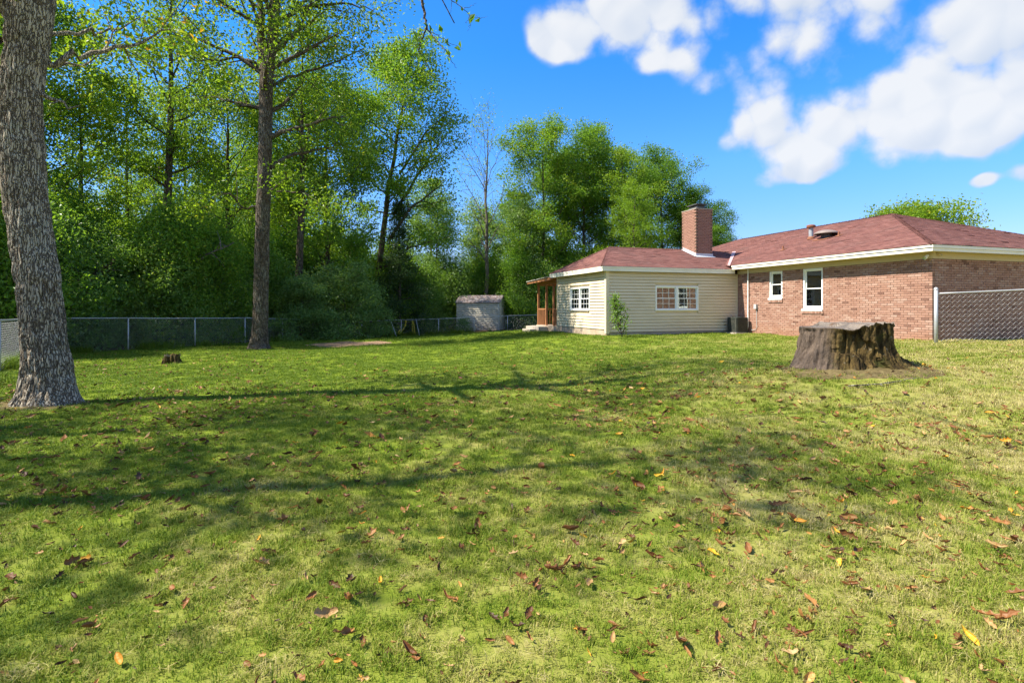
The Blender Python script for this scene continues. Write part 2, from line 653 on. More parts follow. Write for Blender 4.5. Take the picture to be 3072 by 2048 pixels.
# ------------------------------------------------------------------ terrain
CP = np.array([(0, 0, 0), (0, 3, 0), (-4, 4, 0), (4, 3, .05), (-7.3, 8.6, 0), (0, 9, .04), (3, 6, .1), (5.2, 8.9, .26), (8, 9, .42), (9, 6, .4),
               (3.6, 20.9, .46), (9.4, 22.8, .48), (11.8, 15.4, .54), (13, 14, .62), (12, 10, .6), (2, 26, .46), (1.2, 29, .38), (6, 16, .36), (2, 15, .2),
               (-12.4, 13.4, -.02), (-15, 16.6, -.04), (-14.4, 21.2, -.10), (-13.2, 24.5, -.22), (-12, 34.7, -.56), (-10.6, 38.5, -.78),
               (-6, 40.5, -.66), (-2, 42.5, -.46), (1.6, 44, -.12), (-10.4, 22.6, -.25), (-7.6, 26, -.35), (-9.6, 15.6, -.1), (-3, 16, .0),
               (-3, 24, -.1), (-4, 32, -.35), (0, 34, .0), (-25, 15, -.1), (-30, 40, -.8), (-10, 60, -.9), (10, 60, .1), (30, 30, .6), (30, 5, .6),
               (60, 60, .3), (-60, 80, -.8), (0, 120, -.6), (-60, 0, -.1), (0, -40, 0), (60, -10, .6), (20, -20, .4), (-15, -10, 0)], float)


def gz(x, y):
    x = np.atleast_1d(np.asarray(x, float))
    y = np.atleast_1d(np.asarray(y, float))
    d2 = (x[:, None] - CP[None, :, 0]) ** 2 + (y[:, None] - CP[None, :, 1]) ** 2
    soft = 1.2 + 0.02 * (x * x + y * y)[:, None]
    w = 1.0 / (d2 + soft) ** 2
    z = (w * CP[None, :, 2]).sum(1) / w.sum(1)
    # grassy mound round the old stump
    z = z + .33 * np.exp(-(((x - 5.5) / 1.75) ** 2 + ((y - 8.8) / 1.4) ** 2))
    return z


def gz1(x, y):
    return float(gz(x, y)[0])


FENCE_A = np.array([(-7.0, 5.6), (-12.4, 13.4), (-15.6, 18.0)])
FENCE_B = np.array([(-15.6, 18.0), (-14.4, 21.6), (-13.2, 25.5), (-12.3, 30), (-10.6, 38.5)])
FENCE_C = np.array([(-10.6, 38.5), (2.2, 44.0)])


def woods_mask(x, y):
    """0 on the lawn, 1 on the woodland floor beyond the fences"""
    x = np.asarray(x, float)
    y = np.asarray(y, float)
    xb = np.interp(y, [-50, 5.6, 13.4, 18, 21.6, 25.5, 38.5], [-7 + -.69 * -55.6 * -1, -7.0, -12.4, -15.6, -14.4, -13.2, -10.6])
    xb = np.where(y < 5.6, -8.5 - (5.6 - y) * .2, xb)
    a = np.clip((xb - x) / .8 + .3, 0, 1)
    yc = 38.5 + (x + 10.6) * (5.5 / 12.8)
    yc = np.where(x > 3, 46, yc)
    b = np.clip((y - yc) / .8 + .3, 0, 1)
    return np.maximum(a, b)


def lawn_colour(t, dry_shift=0.0):
    p = wpos(t)
    sp = t.new('ShaderNodeSeparateXYZ')
    t.l.new(p, sp.inputs[0])
    bias = t.math('MULTIPLY_ADD', sp.outputs[0], .021, t.math('MULTIPLY_ADD', sp.outputs[1], -.013, .125 + dry_shift))
    bias = t.math('MINIMUM', bias, .24 + dry_shift)
    n = t.math('ADD', t.noise(p, .8, 6, .72), bias)
    n2 = t.math('ADD', t.noise(p, 3.2, 4, .65), t.math('MULTIPLY', bias, .8))
    dry = t.math('MULTIPLY', t.smooth(n, .36, .86), .78)
    dry = t.math('ADD', dry, t.math('MULTIPLY', t.smooth(n2, .42, .85), .25), clamp=True)
    return p, dry


def _ground(t, b):
    p, dry = lawn_colour(t)
    g = t.mix(t.noise(p, 7, 4, .7), (.10, .145, .010), (.16, .205, .016))
    s = t.mix(t.noise(p, 9, 5, .7), (.20, .175, .05), (.32, .285, .10))
    c = t.mix(dry, g, s)
    soil = t.smooth(t.noise(p, 1.6, 6, .7), .60, .72)
    c = t.mix(t.math('MULTIPLY', soil, .4), c, (.16, .10, .05))
    wd = attr(t)
    lit = t.mix(t.noise(p, 8, 6, .75), (.035, .022, .012), (.15, .09, .045))
    lit = t.mix(t.smooth(t.noise(p, .8, 4), .5, .7), lit, (.05, .08, .015))
    c = t.mix(wd, c, lit)
    t.put(b.inputs['Base Color'], c)
    bump(t, b, t.math('ADD', t.noise(p, 26, 5, .75), t.noise(p, 5, 3)), .5, .02)


M['ground'] = material('lawn_and_woodland_soil', _ground, .95, .08)


def _grass(t, b):
    p, dry = lawn_colour(t)
    tone = attr(t)
    oi = t.new('ShaderNodeObjectInfo')
    dry = t.math('ADD', dry, t.math('MULTIPLY', t.math('SUBTRACT', tone, .5), .6))
    dry = t.math('ADD', dry, t.math('MULTIPLY', t.math('SUBTRACT', oi.outputs['Random'], .5), .35), clamp=True)
    c = t.ramp(dry, [(0, (.11, .18, .010)), (.35, (.175, .235, .016)), (.6, (.27, .28, .045)), (.8, (.39, .345, .11)), (1, (.49, .415, .19))])
    t.put(b.inputs['Base Color'], c)
    out = [n for n in t.n if n.type == 'OUTPUT_MATERIAL'][0]
    tl = t.new('ShaderNodeBsdfTranslucent')
    t.l.new(c, tl.inputs[0])
    mx = t.new('ShaderNodeMixShader')
    mx.inputs[0].default_value = .3
    t.l.new(b.outputs[0], mx.inputs[1])
    t.l.new(tl.outputs[0], mx.inputs[2])
    t.l.new(mx.outputs[0], out.inputs[0])


M['grass'] = material('grass_blades', _grass, .6, .25)


def build_ground():
    def axis(lo, hi, fine_lo, fine_hi, step, grow=1.22):
        a = list(np.arange(fine_lo, fine_hi + 1e-6, step))
        s, v = step, fine_hi
        while v < hi:
            s *= grow
            v += s
            a.append(min(v, hi))
        s, v = step, fine_lo
        pre = []
        while v > lo:
            s *= grow
            v -= s
            pre.append(max(v, lo))
        return np.array(pre[::-1] + a)
    xs = axis(-400, 400, -18, 15, .4)
    ys = axis(-150, 700, -2, 46, .4)
    X, Y = np.meshgrid(xs, ys)
    x, y = X.ravel(), Y.ravel()
    z = gz(x, y)
    z = z + (fbm(np.stack([x * .9, y * .9, x * 0], 1), 3) - .5) * .07
    mb = MB()
    nx = len(xs)
    i = (np.arange(len(ys) - 1)[:, None] * nx + np.arange(nx - 1)[None, :]).ravel()
    q = np.stack([i, i + 1, i + nx + 1, i + nx], 1)
    mb.add(np.stack([x, y, z], 1), q, woods_mask(x, y))
    o = mb.build('ground', M['ground'], smooth=True)
    tag(o, 'green and straw coloured lawn running into the woodland floor', kind='structure')


build_ground()


def gzn(x, y):
    """ground height with the small unevenness of the mesh"""
    x = np.atleast_1d(np.asarray(x, float))
    y = np.atleast_1d(np.asarray(y, float))
    return gz(x, y) + (fbm(np.stack([x * .9, y * .9, x * 0], 1), 3) - .5) * .07


def G(x, y):
    return float(gzn(x, y)[0])


# ------------------------------------------------------------------ scatter (only for what nobody could count)
def scatter(name, pts, rot, scl, idx, protos, label, cat):
    me = bpy.data.meshes.new(name)
    me.from_pydata(pts, [], [])
    a = me.attributes.new('rot', 'FLOAT_VECTOR', 'POINT')
    a.data.foreach_set('vector', np.asarray(rot, np.float32).ravel())
    a = me.attributes.new('scl', 'FLOAT', 'POINT')
    a.data.foreach_set('value', np.asarray(scl, np.float32))
    a = me.attributes.new('pick', 'INT', 'POINT')
    a.data.foreach_set('value', np.asarray(idx, np.int32))
    o = link(name, me)
    tag(o, label, cat, kind='stuff')
    pc = bpy.data.collections.new(name + '_kinds')
    for i, pm in enumerate(protos):
        po = bpy.data.objects.new('%s_kind_%02d' % (name, i), pm)
        pc.objects.link(po)
    ng = bpy.data.node_groups.new(name, 'GeometryNodeTree')
    ng.interface.new_socket('Geometry', in_out='INPUT', socket_type='NodeSocketGeometry')
    ng.interface.new_socket('Geometry', in_out='OUTPUT', socket_type='NodeSocketGeometry')
    N, L = ng.nodes, ng.links
    gi, go = N.new('NodeGroupInput'), N.new('NodeGroupOutput')
    ci = N.new('GeometryNodeCollectionInfo')
    ci.inputs['Collection'].default_value = pc
    ci.inputs['Separate Children'].default_value = True
    ci.inputs['Reset Children'].default_value = True
    ip = N.new('GeometryNodeInstanceOnPoints')
    ip.inputs['Pick Instance'].default_value = True

    def na(nm, dt):
        n = N.new('GeometryNodeInputNamedAttribute')
        n.data_type = dt
        n.inputs['Name'].default_value = nm
        return n.outputs[0]
    L.new(gi.outputs[0], ip.inputs['Points'])
    L.new(ci.outputs[0], ip.inputs['Instance'])
    L.new(na('pick', 'INT'), ip.inputs['Instance Index'])
    L.new(na('rot', 'FLOAT_VECTOR'), ip.inputs['Rotation'])
    L.new(na('scl', 'FLOAT'), ip.inputs['Scale'])
    L.new(ip.outputs[0], go.inputs[0])
    md = o.modifiers.new('scatter', 'NODES')
    md.node_group = ng
    return o


def grass_tuft(seed, n, rad, length, width, lay):
    rng = np.random.default_rng(seed)
    mb = MB()
    for i in range(n):
        a = rng.random() * 2 * math.pi
        r = rad * math.sqrt(rng.random())
        bx, by = r * math.cos(a), r * math.sin(a)
        L = length * (.55 + .7 * rng.random())
        w = width * (.7 + .6 * rng.random())
        az = rng.random() * 2 * math.pi
        d = np.array([math.cos(az), math.sin(az), 0])
        s = np.array([-math.sin(az), math.cos(az), 0])
        lean = lay * (.5 + rng.random())
        p0 = np.array([bx, by, -.006])
        if lay > 2:
            p0[2] = .012 + .03 * rng.random()
            p1 = p0 + d * L * .5 + np.array([0, 0, .012 * (rng.random() - .3)])
            p2 = p0 + d * L + np.array([0, 0, .02 * (rng.random() - .6)]) + s * L * .25 * (rng.random() - .5)
        else:
            p1 = p0 + np.array([0, 0, L * .6]) + d * L * .25 * lean
            p2 = p0 + np.array([0, 0, L * (1 - .25 * lean)]) + d * L * .75 * lean
        tn = rng.random()
        if lay > 2:
            tn = .65 + .5 * rng.random()
        v = [p0 - s * w, p0 + s * w, p1 + s * w * .8, p1 - s * w * .8, p2]
        mb.add(v, [(0, 1, 2, 3), (3, 2, 4)], tn)
    me = mb.mesh('grass_tuft')
    me.materials.append(M['grass'])
    return me


HOUSE_A = math.radians(18.0)
P0 = np.array([11.77, 15.40])
DA = np.array([-math.sin(HOUSE_A), math.cos(HOUSE_A)])     # away along the long brick wall
DB = np.array([-math.cos(HOUSE_A), -math.sin(HOUSE_A)])    # outwards, to the left


def in_house(x, y):
    a = (x - P0[0]) * DA[0] + (y - P0[1]) * DA[1]
    b = (x - P0[0]) * DB[0] + (y - P0[1]) * DB[1]
    return ((a > 0) & (b < 0) & (b > -10) & (a < 18)) | ((a > 7.8) & (a < 15.4) & (b < 6.05) & (b > -1))


def build_grass():
    rng = np.random.default_rng(11)
    protos = [grass_tuft(1, 22, .055, .055, .0022, .8), grass_tuft(2, 22, .06, .048, .0022, 1.1),
              grass_tuft(3, 18, .07, .042, .0024, .6), grass_tuft(4, 13, .08, .075, .0013, 3.0),
              grass_tuft(5, 26, .14, .055, .0045, .9), grass_tuft(6, 24, .14, .06, .0045, 1.2)]
    protos += [grass_tuft(63, 20, .06, .05, .0022, 1.0), grass_tuft(62, 14, .03, .085, .0024, .9)]
    P, S, I = [], [], []
    for (d0, d1, dens, sc, kinds) in ((1.6, 3.2, 760, .74, (0, 1, 2, 3, 0, 1, 2, 3, 0, 1, 2, 3, 0, 1, 2, 1, 2, 0, 6, 7)), (3.2, 5.5, 520, .82, (0, 1, 2, 3, 0, 1, 2, 3, 0, 1, 2, 3, 0, 1, 2, 1, 2, 0, 6, 7)), (5.5, 9, 260, .95, (0, 1, 2, 1)),
                                      (9, 15, 85, .85, (4, 5)), (15, 26, 34, 1.05, (4, 5)), (26, 45, 12, 1.6, (4, 5))):
        W = d1 * 1.08 + 1.0
        n = int((d1 - d0) * 2 * W * dens)
        x = (rng.random(n) * 2 - 1) * W
        y = d0 + rng.random(n) * (d1 - d0)
        keep = (np.abs(x) < y * 1.05 + 1.0) & (woods_mask(x, y) < .6) & ~in_house(x, y)
        rs_ = ((x - 5.46) / 1.35) ** 2 + ((y - 8.75) / 1.25) ** 2
        ro_ = ((x + 7.28) / .95) ** 2 + ((y - 8.5) / .80) ** 2
        keep &= (rs_ > .30) & (ro_ > .25)
        keep &= rng.random(n) < np.clip((np.minimum(rs_, ro_ * 1.2) - .1) * 1.2, .40, 1)
        # thin spots
        nn = fbm(np.stack([x * 1.1, y * 1.1, x * 0], 1), 5)
        keep &= rng.random(n) < np.clip(1.45 - nn * 1.1, .25, 1)
        dp = ((x + 7.7) / 1.9) ** 2 + ((y - 26.3) / 2.0) ** 2
        keep &= dp > 1
        x, y = x[keep], y[keep]
        P.append(np.stack([x, y, gzn(x, y)], 1))
        S.append(sc * (.7 + .6 * rng.random(len(x))))
        I.append(np.array(kinds)[rng.integers(0, len(kinds), len(x))])
    P = np.vstack(P)
    n = len(P)
    R = np.stack([(rng.random(n) - .5) * .3, (rng.random(n) - .5) * .3, rng.random(n) * 6.283], 1)
    scatter('lawn_grass', P, R, np.concatenate(S), np.concatenate(I), protos, 'short mown grass with dry clippings over the whole yard', 'grass')
    # weeds and longer grass left unmown along the foot of the fences
    pr2 = [grass_tuft(21, 30, .12, .22, .005, .6), grass_tuft(22, 26, .10, .30, .005, .8)]
    Q = []
    for run, k in ((FENCE_B, 700), (FENCE_C, 500), (FENCE_A, 420)):
        seg = np.linalg.norm(np.diff(run, axis=0), axis=1)
        for i in range(len(run) - 1):
            m = int(k * seg[i] / seg.sum())
            u = rng.random(m)[:, None]
            p = run[i] * (1 - u) + run[i + 1] * u + rng.normal(0, .22, (m, 2))
            Q.append(p)
    q = np.vstack(Q)
    q = q[fbm(np.stack([q[:, 0] * .6, q[:, 1] * .6, q[:, 0] * 0], 1), 9) > .45]
    pts = np.stack([q[:, 0], q[:, 1], gzn(q[:, 0], q[:, 1])], 1)
    n = len(pts)
    R = np.stack([(rng.random(n) - .5) * .3, (rng.random(n) - .5) * .3, rng.random(n) * 6.283], 1)
    scatter('long_grass', pts, R, .6 + rng.random(n), rng.integers(0, 2, n), pr2, 'longer unmown grass along the foot of the chain link fences', 'grass')


build_grass()


# bare patch of reddish soil on the lawn
def _dirt(t, b):
    p = wpos(t)
    n = t.noise(p, 5, 6, .7)
    t.put(b.inputs['Base Color'], t.ramp(n, [(.3, (.13, .08, .045)), (.55, (.27, .18, .11)), (.75, (.38, .28, .18))]))
    bump(t, b, n, .8, .03)


M['dirt'] = material('bare_red_soil', _dirt, .95, .1)


def dirt_sheet(name, cx, cy, rx, ry, seed, rise=.03, label=None, mat='dirt'):
    mb = MB()
    nr, ns = 10, 56
    V = []
    th = np.linspace(0, 2 * math.pi, ns, endpoint=False)
    edge = .72 + .5 * fbm(np.stack([np.cos(th) * 2.2 + seed, np.sin(th) * 2.2, th * 0], 1), seed)
    for k in range(1, nr + 1):
        f = k / nr
        x = cx + rx * f * edge * np.cos(th)
        y = cy + ry * f * edge * np.sin(th)
        hz = (1 - f ** 3) * rise + (fbm(np.stack([x * 5, y * 5, x * 0], 1), 4) - .5) * .05 * (1 - f ** 4)
        V.append(np.stack([x, y, gzn(x, y) + .006 + np.maximum(hz, -.002) - (.04 if k == nr else 0)], 1))
    V = np.vstack(V + [np.array([[cx, cy, G(cx, cy) + rise]])])
    fs = []
    for k in range(nr - 1):
        for s in range(ns):
            fs.append((k * ns + s, (k + 1) * ns + s, (k + 1) * ns + (s + 1) % ns, k * ns + (s + 1) % ns))
    for s in range(ns):
        fs.append((nr * ns, s, (s + 1) % ns))
    mb.add(V, fs)
    o = mb.build(name, M[mat], smooth=True)
    tag(o, label, kind='structure')


def _humus(t, b):
    p = wpos(t)
    n = t.noise(p, 9, 6, .75)
    t.put(b.inputs['Base Color'], t.ramp(n, [(.3, (.07, .052, .022)), (.55, (.15, .115, .05)), (.75, (.24, .19, .09))]))
    bump(t, b, t.noise(p, 30, 5, .7), .9, .03)


M['humus'] = material('thin_soil_and_thatch', _humus, .95, .1)
dirt_sheet('bare_dirt_patch', -7.7, 26.3, 2.1, 2.3, 3, .05, 'bare patch of reddish soil on the lawn near the back fence')
dirt_sheet('bare_soil', 5.46, 8.76, 1.22, 1.08, 5, .004, 'bare brown soil round the foot of the huge stump', 'humus')
dirt_sheet('bare_soil', -7.28, 8.5, .80, .68, 6, .004, 'bare brown soil round the foot of the thick grey trunk', 'humus')

# ------------------------------------------------------------------ the house
# local frame: a (x) runs away along the long brick wall, b (y) points out of it to the left, z is world height
house = empty('brick_house', (P0[0], P0[1], 0.0), math.pi / 2 + HOUSE_A)
tag(house, 'single storey brick house with red shingle hip roof, brick chimney and cream sided extension', 'house')

Z_FR, Z_SO, Z_EV = 2.87, 3.04, 3.22       # frieze bottom, soffit, eave top
OV, OV2 = .47, .34                        # eave overhang over long wall, over end wall
LEN, WID = 17.2, 8.7
RIDGE = 5.06
AX0, AX1, AB = 7.81, 12.60, 6.05          # extension: a range and b reach
AE0, AE1, ABE = 7.61, 12.93, 6.33         # its eaves
AZ_E, AZ_R = 3.06, 4.09
rngH = np.random.default_rng(5)

WIN_MAIN = [(3.63, 4.47, 1.36, Z_FR), (5.42, 6.06, 1.77, Z_FR)]      # a0,a1,z0,z1


# --- brickwork
CH_, BL, BH, JT = .0690, .2040, .0590, .010


def brick_course(lo, hi, z, shift, holes):
    """list of (x0,x1) bricks along a course between lo and hi, cut round openings"""
    out = []
    x = lo - shift
    spans = [(lo, hi)]
    for (h0, h1, z0, z1) in holes:
        if z + BH > z0 and z < z1:
            ns = []
            for (s0, s1) in spans:
                if h1 <= s0 or h0 >= s1:
                    ns.append((s0, s1))
                else:
                    if h0 - s0 > .03:
                        ns.append((s0, h0))
                    if s1 - h1 > .03:
                        ns.append((h1, s1))
            spans = ns
    while x < hi:
        for (s0, s1) in spans:
            a0, a1 = max(x, s0), min(x + BL - JT, s1)
            if a1 - a0 > .025:
                out.append((a0, a1))
        x += BL
    return out


def tone_rand():
    r = rngH.random()
    return r * .05 if rngH.random() < .05 else .12 + .88 * r


BR_MESH = {}


def single_brick(parent, face, x0, x1, z, proud):
    """one brick as its own object; meshes shared by size"""
    corner = face == 'long' and x0 < .02
    key = (round(x1 - x0, 2), corner)
    if key not in BR_MESH:
        mb = MB()
        L = (x1 - x0) / 2
        mb.box(-L, L, -.095 if corner else -.03, .0, -BH / 2, BH / 2, jit=.004, rng=rngH)
        me = mb.mesh('brick')
        me.materials.append(M['brick_single'])
        BR_MESH[key] = me
    o = link('brick', BR_MESH[key], parent)
    c = (x0 + x1) / 2
    if face == 'long':
        o.location = (c, proud, z + BH / 2)
    else:
        o.location = (-proud, -c, z + BH / 2)
        o.rotation_euler = (0, 0, math.pi / 2)
    o.rotation_euler.y += (rngH.random() - .5) * .012
    return o


def brick_wall(name, face, length, holes, n_single, rank):
    mb = MB()
    Zb = .05
    # recessed mortar sheet behind the bricks, cut round the openings
    ys = sorted({0, length} | {h for o in holes for h in o[:2]})
    for i in range(len(ys) - 1):
        m0, m1 = ys[i], ys[i + 1]
        segs = [(Zb, Z_FR + .12)]
        for (h0, h1, z0, z1) in holes:
            if m0 >= h0 - 1e-6 and m1 <= h1 + 1e-6:
                segs = [(Zb, z0)] + ([(z1, Z_FR + .12)] if z1 < Z_FR else [])
        for (a, b) in segs:
            if face == 'long':
                mb.box(max(m0, .02), m1, -.12, -.016, a, b)
            else:
                mb.box(.0161, .12, -m1, -max(m0, .125), a, b)
    w = mb.build(name, M['mortar'], house)
    allb = []
    k = 0
    z = Z_FR - CH_
    while z > .30:
        sh = (0 if k % 2 else BL / 2) + (BL / 4 if face != 'long' else 0)
        for (a0, a1) in brick_course(0 if face == 'long' else .105, length, z, sh, holes):
            allb.append((a0, a1, z))
        z -= CH_
        k += 1
    allb.sort(key=rank)
    for i, (a0, a1, z) in enumerate(allb):
        pr = (rngH.random() - .45) * .010
        if i < n_single:
            single_brick(w, face, a0, a1, z, pr)
    rest = MB()
    for (a0, a1, z) in allb[n_single:]:
        pr = (rngH.random() - .45) * .010
        if face == 'long':
            rest.box(a0, a1, -.095 if a0 < .02 else -.03, pr, z, z + BH, tone_rand(), .004, rngH)
        else:
            rest.box(-pr, .03, -a1, -a0, z, z + BH, tone_rand(), .004, rngH)
    r = rest.build('brickwork', M['brick'], w)
    r['kind'] = 'stuff'
    return w


brick_wall('long_brick_wall', 'long', AX0, WIN_MAIN, 170, lambda q: q[0] + (0 if q[2] > .45 else 9))
brick_wall('end_brick_wall', 'end', WID, [], 130, lambda q: q[0] * 1.0 + (0 if q[2] > .5 else 9))
# the far side and back of the main block
mb = MB()
mb.box(AX1, LEN, -.12, 0, .05, Z_FR + .12)
mb.build('far_wall', M['siding'], house)
mb = MB()
mb.box(LEN - .12, LEN, -WID, -.12, .05, Z_FR + .12)
mb.box(.12, LEN - .12, -WID, -WID + .12, .05, Z_FR + .12)
mb.build('rear_wall', M['siding'], house)


# --- roofs: a deck plus shingle tabs laid course by course
def roof_plane(name, eave_l, eave_r, top_l, top_r, single=0, near=None, parent=None, pitch_exp=.135):
    """planar roof face given 3-D corners (eave left/right, top left/right)"""
    EL, ER, TL, TR = (np.array(p, float) for p in (eave_l, eave_r, top_l, top_r))
    u = (ER - EL) / np.linalg.norm(ER - EL)
    s = TL - EL
    s = s - u * np.dot(s, u)
    H = np.linalg.norm(s)
    s /= H
    nrm = np.cross(u, s)
    if nrm[2] < 0:
        nrm = -nrm
    Lw = np.linalg.norm(ER - EL)
    tl, tr = np.dot(TL - EL, u), np.dot(TR - EL, u)

    def lim(h):
        f = h / H
        return tl * f, Lw + (tr - Lw) * f
    deck = MB()
    pl = [EL, ER, TR, TL] if np.linalg.norm(TL - TR) > 1e-3 else [EL, ER, TL]
    deck.prism(np.array(pl) - nrm * .012, -nrm * .03)
    d = deck.build(name, M['shingle'], parent or house)
    tabs = []
    W = .305
    k = 0
    h = -.02
    while h < H:
        h1 = min(h + pitch_exp * 1.12, H)
        x = -W + (k % 2) * W * .5 + rngH.random() * .03
        while x < Lw + W:
            x0, x1 = x + .004, x + W - .004
            l0, r0 = lim(max(h, 0))
            l1, r1 = lim(h1)
            a0, b0, a1, b1 = np.clip([x0, x1], l0 - .01, r0 + .01).tolist() + np.clip([x0, x1], l1, r1).tolist()
            if b0 - a0 > .03:
                tabs.append((h, h1, a0, b0, a1, b1))
            x += W
        h += pitch_exp
        k += 1
    if near is not None and single:
        tabs.sort(key=lambda q: np.linalg.norm(EL + u * (q[2] + q[3]) / 2 + s * q[0] - near))
    rest = MB()
    shared = {}
    for i, (h, h1, a0, b0, a1, b1) in enumerate(tabs):
        lift = .004 + .005 * rngH.random() + (.010 * rngH.random() if rngH.random() < .05 else 0)
        P = lambda x, hh, n: EL + u * x + s * hh + nrm * n
        v = [P(a0, h, lift + .006), P(b0, h, lift + .006), P(b1, h1, .000), P(a1, h1, .000),
             P(a0, h, lift - .006), P(b0, h, lift - .006), P(b1, h1, -.011), P(a1, h1, -.011)]
        fs = [(0, 1, 2, 3), (4, 7, 6, 5), (0, 4, 5, 1), (1, 5, 6, 2), (3, 7, 4, 0)]
        if i < single:
            c = EL + u * ((a0 + b0) / 2) + s * h
            full = abs((b0 - a0) - (W - .008)) < 1e-6 and abs((b1 - a1) - (W - .008)) < 1e-6 and h >= 0
            if full and 'm' in shared:
                me = shared['m']
            else:
                m2 = MB()
                m2.add(np.array(v) - c, fs)
                me = m2.mesh('shingle')
                me.materials.append(M['shingle_single'])
                if full:
                    shared['m'] = me
            o = link('shingle', me, d)
            o.location = c + nrm * (rngH.random() * .004)
        else:
            rest.add(v, fs, rngH.random())
    r = rest.build('shingle_courses', M['shingle'], d)
    r['kind'] = 'stuff'
    return d


MA0, MA1, MB0, MB1 = -OV2, LEN + .3, -WID - OV, OV
mid = (MB0 + MB1) / 2
half = (MB1 - MB0) / 2
near_c = np.array([MA0, MB1, Z_EV])
RG0, RG1 = (MA0 + half, mid, RIDGE), (MA1 - half, mid, RIDGE)
roof_plane('roof_slope', (MA1, MB1, Z_EV), (MA0, MB1, Z_EV), RG1, RG0, 150, near_c)
roof_plane('roof_slope', (MA0, MB1, Z_EV), (MA0, MB0, Z_EV), RG0, RG0, 100, near_c)
roof_plane('roof_slope', (MA0, MB0, Z_EV), (MA1, MB0, Z_EV), RG0, RG1)
roof_plane('roof_slope', (MA1, MB0, Z_EV), (MA1, MB1, Z_EV), RG1, RG1)
amid = (AE0 + AE1) / 2
RA = (amid, 4.62, AZ_R)
RB = (amid, -2.0, AZ_R)
roof_plane('extension_roof_slope', (AE0, ABE, AZ_E), (AE0, -.75, AZ_E), RA, RB, 50, np.array([AE0, ABE, AZ_E]))
roof_plane('extension_roof_slope', (AE1, ABE, AZ_E), (AE0, ABE, AZ_E), RA, RA)
roof_plane('extension_roof_slope', (AE1, -.75, AZ_E), (AE1, ABE, AZ_E), RB, RA)


def ridge_caps(pts):
    mb = MB()
    for p, q in pts:
        p, q = np.array(p, float), np.array(q, float)
        L = np.linalg.norm(q - p)
        d = (q - p) / L
        side = np.cross(d, (0, 0, 1.0))
        side /= np.linalg.norm(side)
        up = np.cross(side, d)
        n = int(L / .15)
        for i in range(n):
            c0 = p + d * (i * L / n)
            c1 = p + d * ((i + 1.25) * L / n)
            w, dr = .075, .030
            v = [c0 - side * w + up * (.030 - dr), c0 + up * .034, c0 + side * w + up * (.030 - dr),
                 c1 - side * w + up * (.016 - dr), c1 + up * .020, c1 + side * w + up * (.016 - dr)]
            mb.add(v, [(0, 1, 4, 3), (1, 2, 5, 4), (0, 3, 4, 1), (0, 2, 1)], rngH.random())
    o = mb.build('ridge_caps', M['shingle'], house)
    o['kind'] = 'stuff'


ridge_caps([((MA0, MB1, Z_EV), RG0), ((MA0, MB0, Z_EV), RG0), (RG0, RG1), ((MA1, MB1, Z_EV), RG1),
            ((AE0, ABE, AZ_E), RA), ((AE1, ABE, AZ_E), RA), (RA, (amid, -1.6, AZ_R))])


# --- eaves: two stepped fascia boards, soffit, frieze
def board(name, x0, x1, y0, y1, z0, z1, mat, parent=None, bev=0):
    mb = MB()
    mb.box(x0, x1, y0, y1, z0, z1)
    return mb.build(name, mat, parent or house)


FE = AE0 - .004                           # where the long-wall fascia meets the extension
# lower fascia board and, above it, a drip board set proud
board('fascia_board', MA0 + .05, FE, MB1 - .05, MB1 - .02, Z_SO, Z_SO + .085, M['trim'])
board('drip_board', MA0 + .02, FE, MB1 - .048, MB1 + .006, Z_SO + .100, Z_EV - .012, M['trim'])
board('fascia_board', MA0 + .02, MA0 + .05, MB0, MB1 - .02, Z_SO, Z_SO + .085, M['trim'])
board('drip_board', MA0 - .006, MA0 + .018, MB0, MB1 + .006, Z_SO + .088, Z_EV - .012, M['trim'])
board('soffit_board', MA0 + .052, FE, .002, MB1 - .052, Z_SO + .004, Z_SO + .02, M['soffit'])
board('soffit_board', MA0 + .052, -.002, MB0, .0, Z_SO + .005, Z_SO + .021, M['soffit'])
board('frieze_board', -.022, AX0 - .03, .002, .022, Z_FR, Z_SO + .003, M['soffit'])
board('frieze_board', -.024, -.002, -WID, -.001, Z_FR, Z_SO + .003, M['soffit'])
# valley flashing between the two roofs
vl = MB()
vl.prism([(AE0 + .02, MB1 + .05, AZ_E + .14), (AE0 + .17, MB1 + .05, AZ_E + .16), (AE0 + .55 + 1.9, -1.62, 4.05), (AE0 + .45 + 1.85, -1.70, 4.05)], (0, 0, .035))
vl.build('valley_flashing', M['pinkflash'], house)
# extension fascia
board('fascia_board', AE0 + .0, AE0 + .03, .30, ABE - .03, AZ_E - .185, AZ_E - .014, M['trim'])
board('drip_board', AE0 - .014, AE0 - .002, .30, ABE + .012, AZ_E - .06, AZ_E - .010, M['trim'])
board('fascia_board', AE0, AE1, ABE - .028, ABE, AZ_E - .187, AZ_E - .015, M['trim'])
board('drip_board', AE0 - .012, AE1, ABE + .002, ABE + .014, AZ_E - .07, AZ_E - .011, M['trim'])
board('fascia_board', AE1 - .03, AE1, .3, ABE - .03, AZ_E - .185, AZ_E - .014, M['trim'])
board('soffit_board', AE0 + .032, AX0 - .002, .3, ABE - .031, AZ_E - .180, AZ_E - .165, M['soffit'])
board('soffit_board', AX0, AE1 - .032, AB + .002, ABE - .031, AZ_E - .181, AZ_E - .166, M['soffit'])


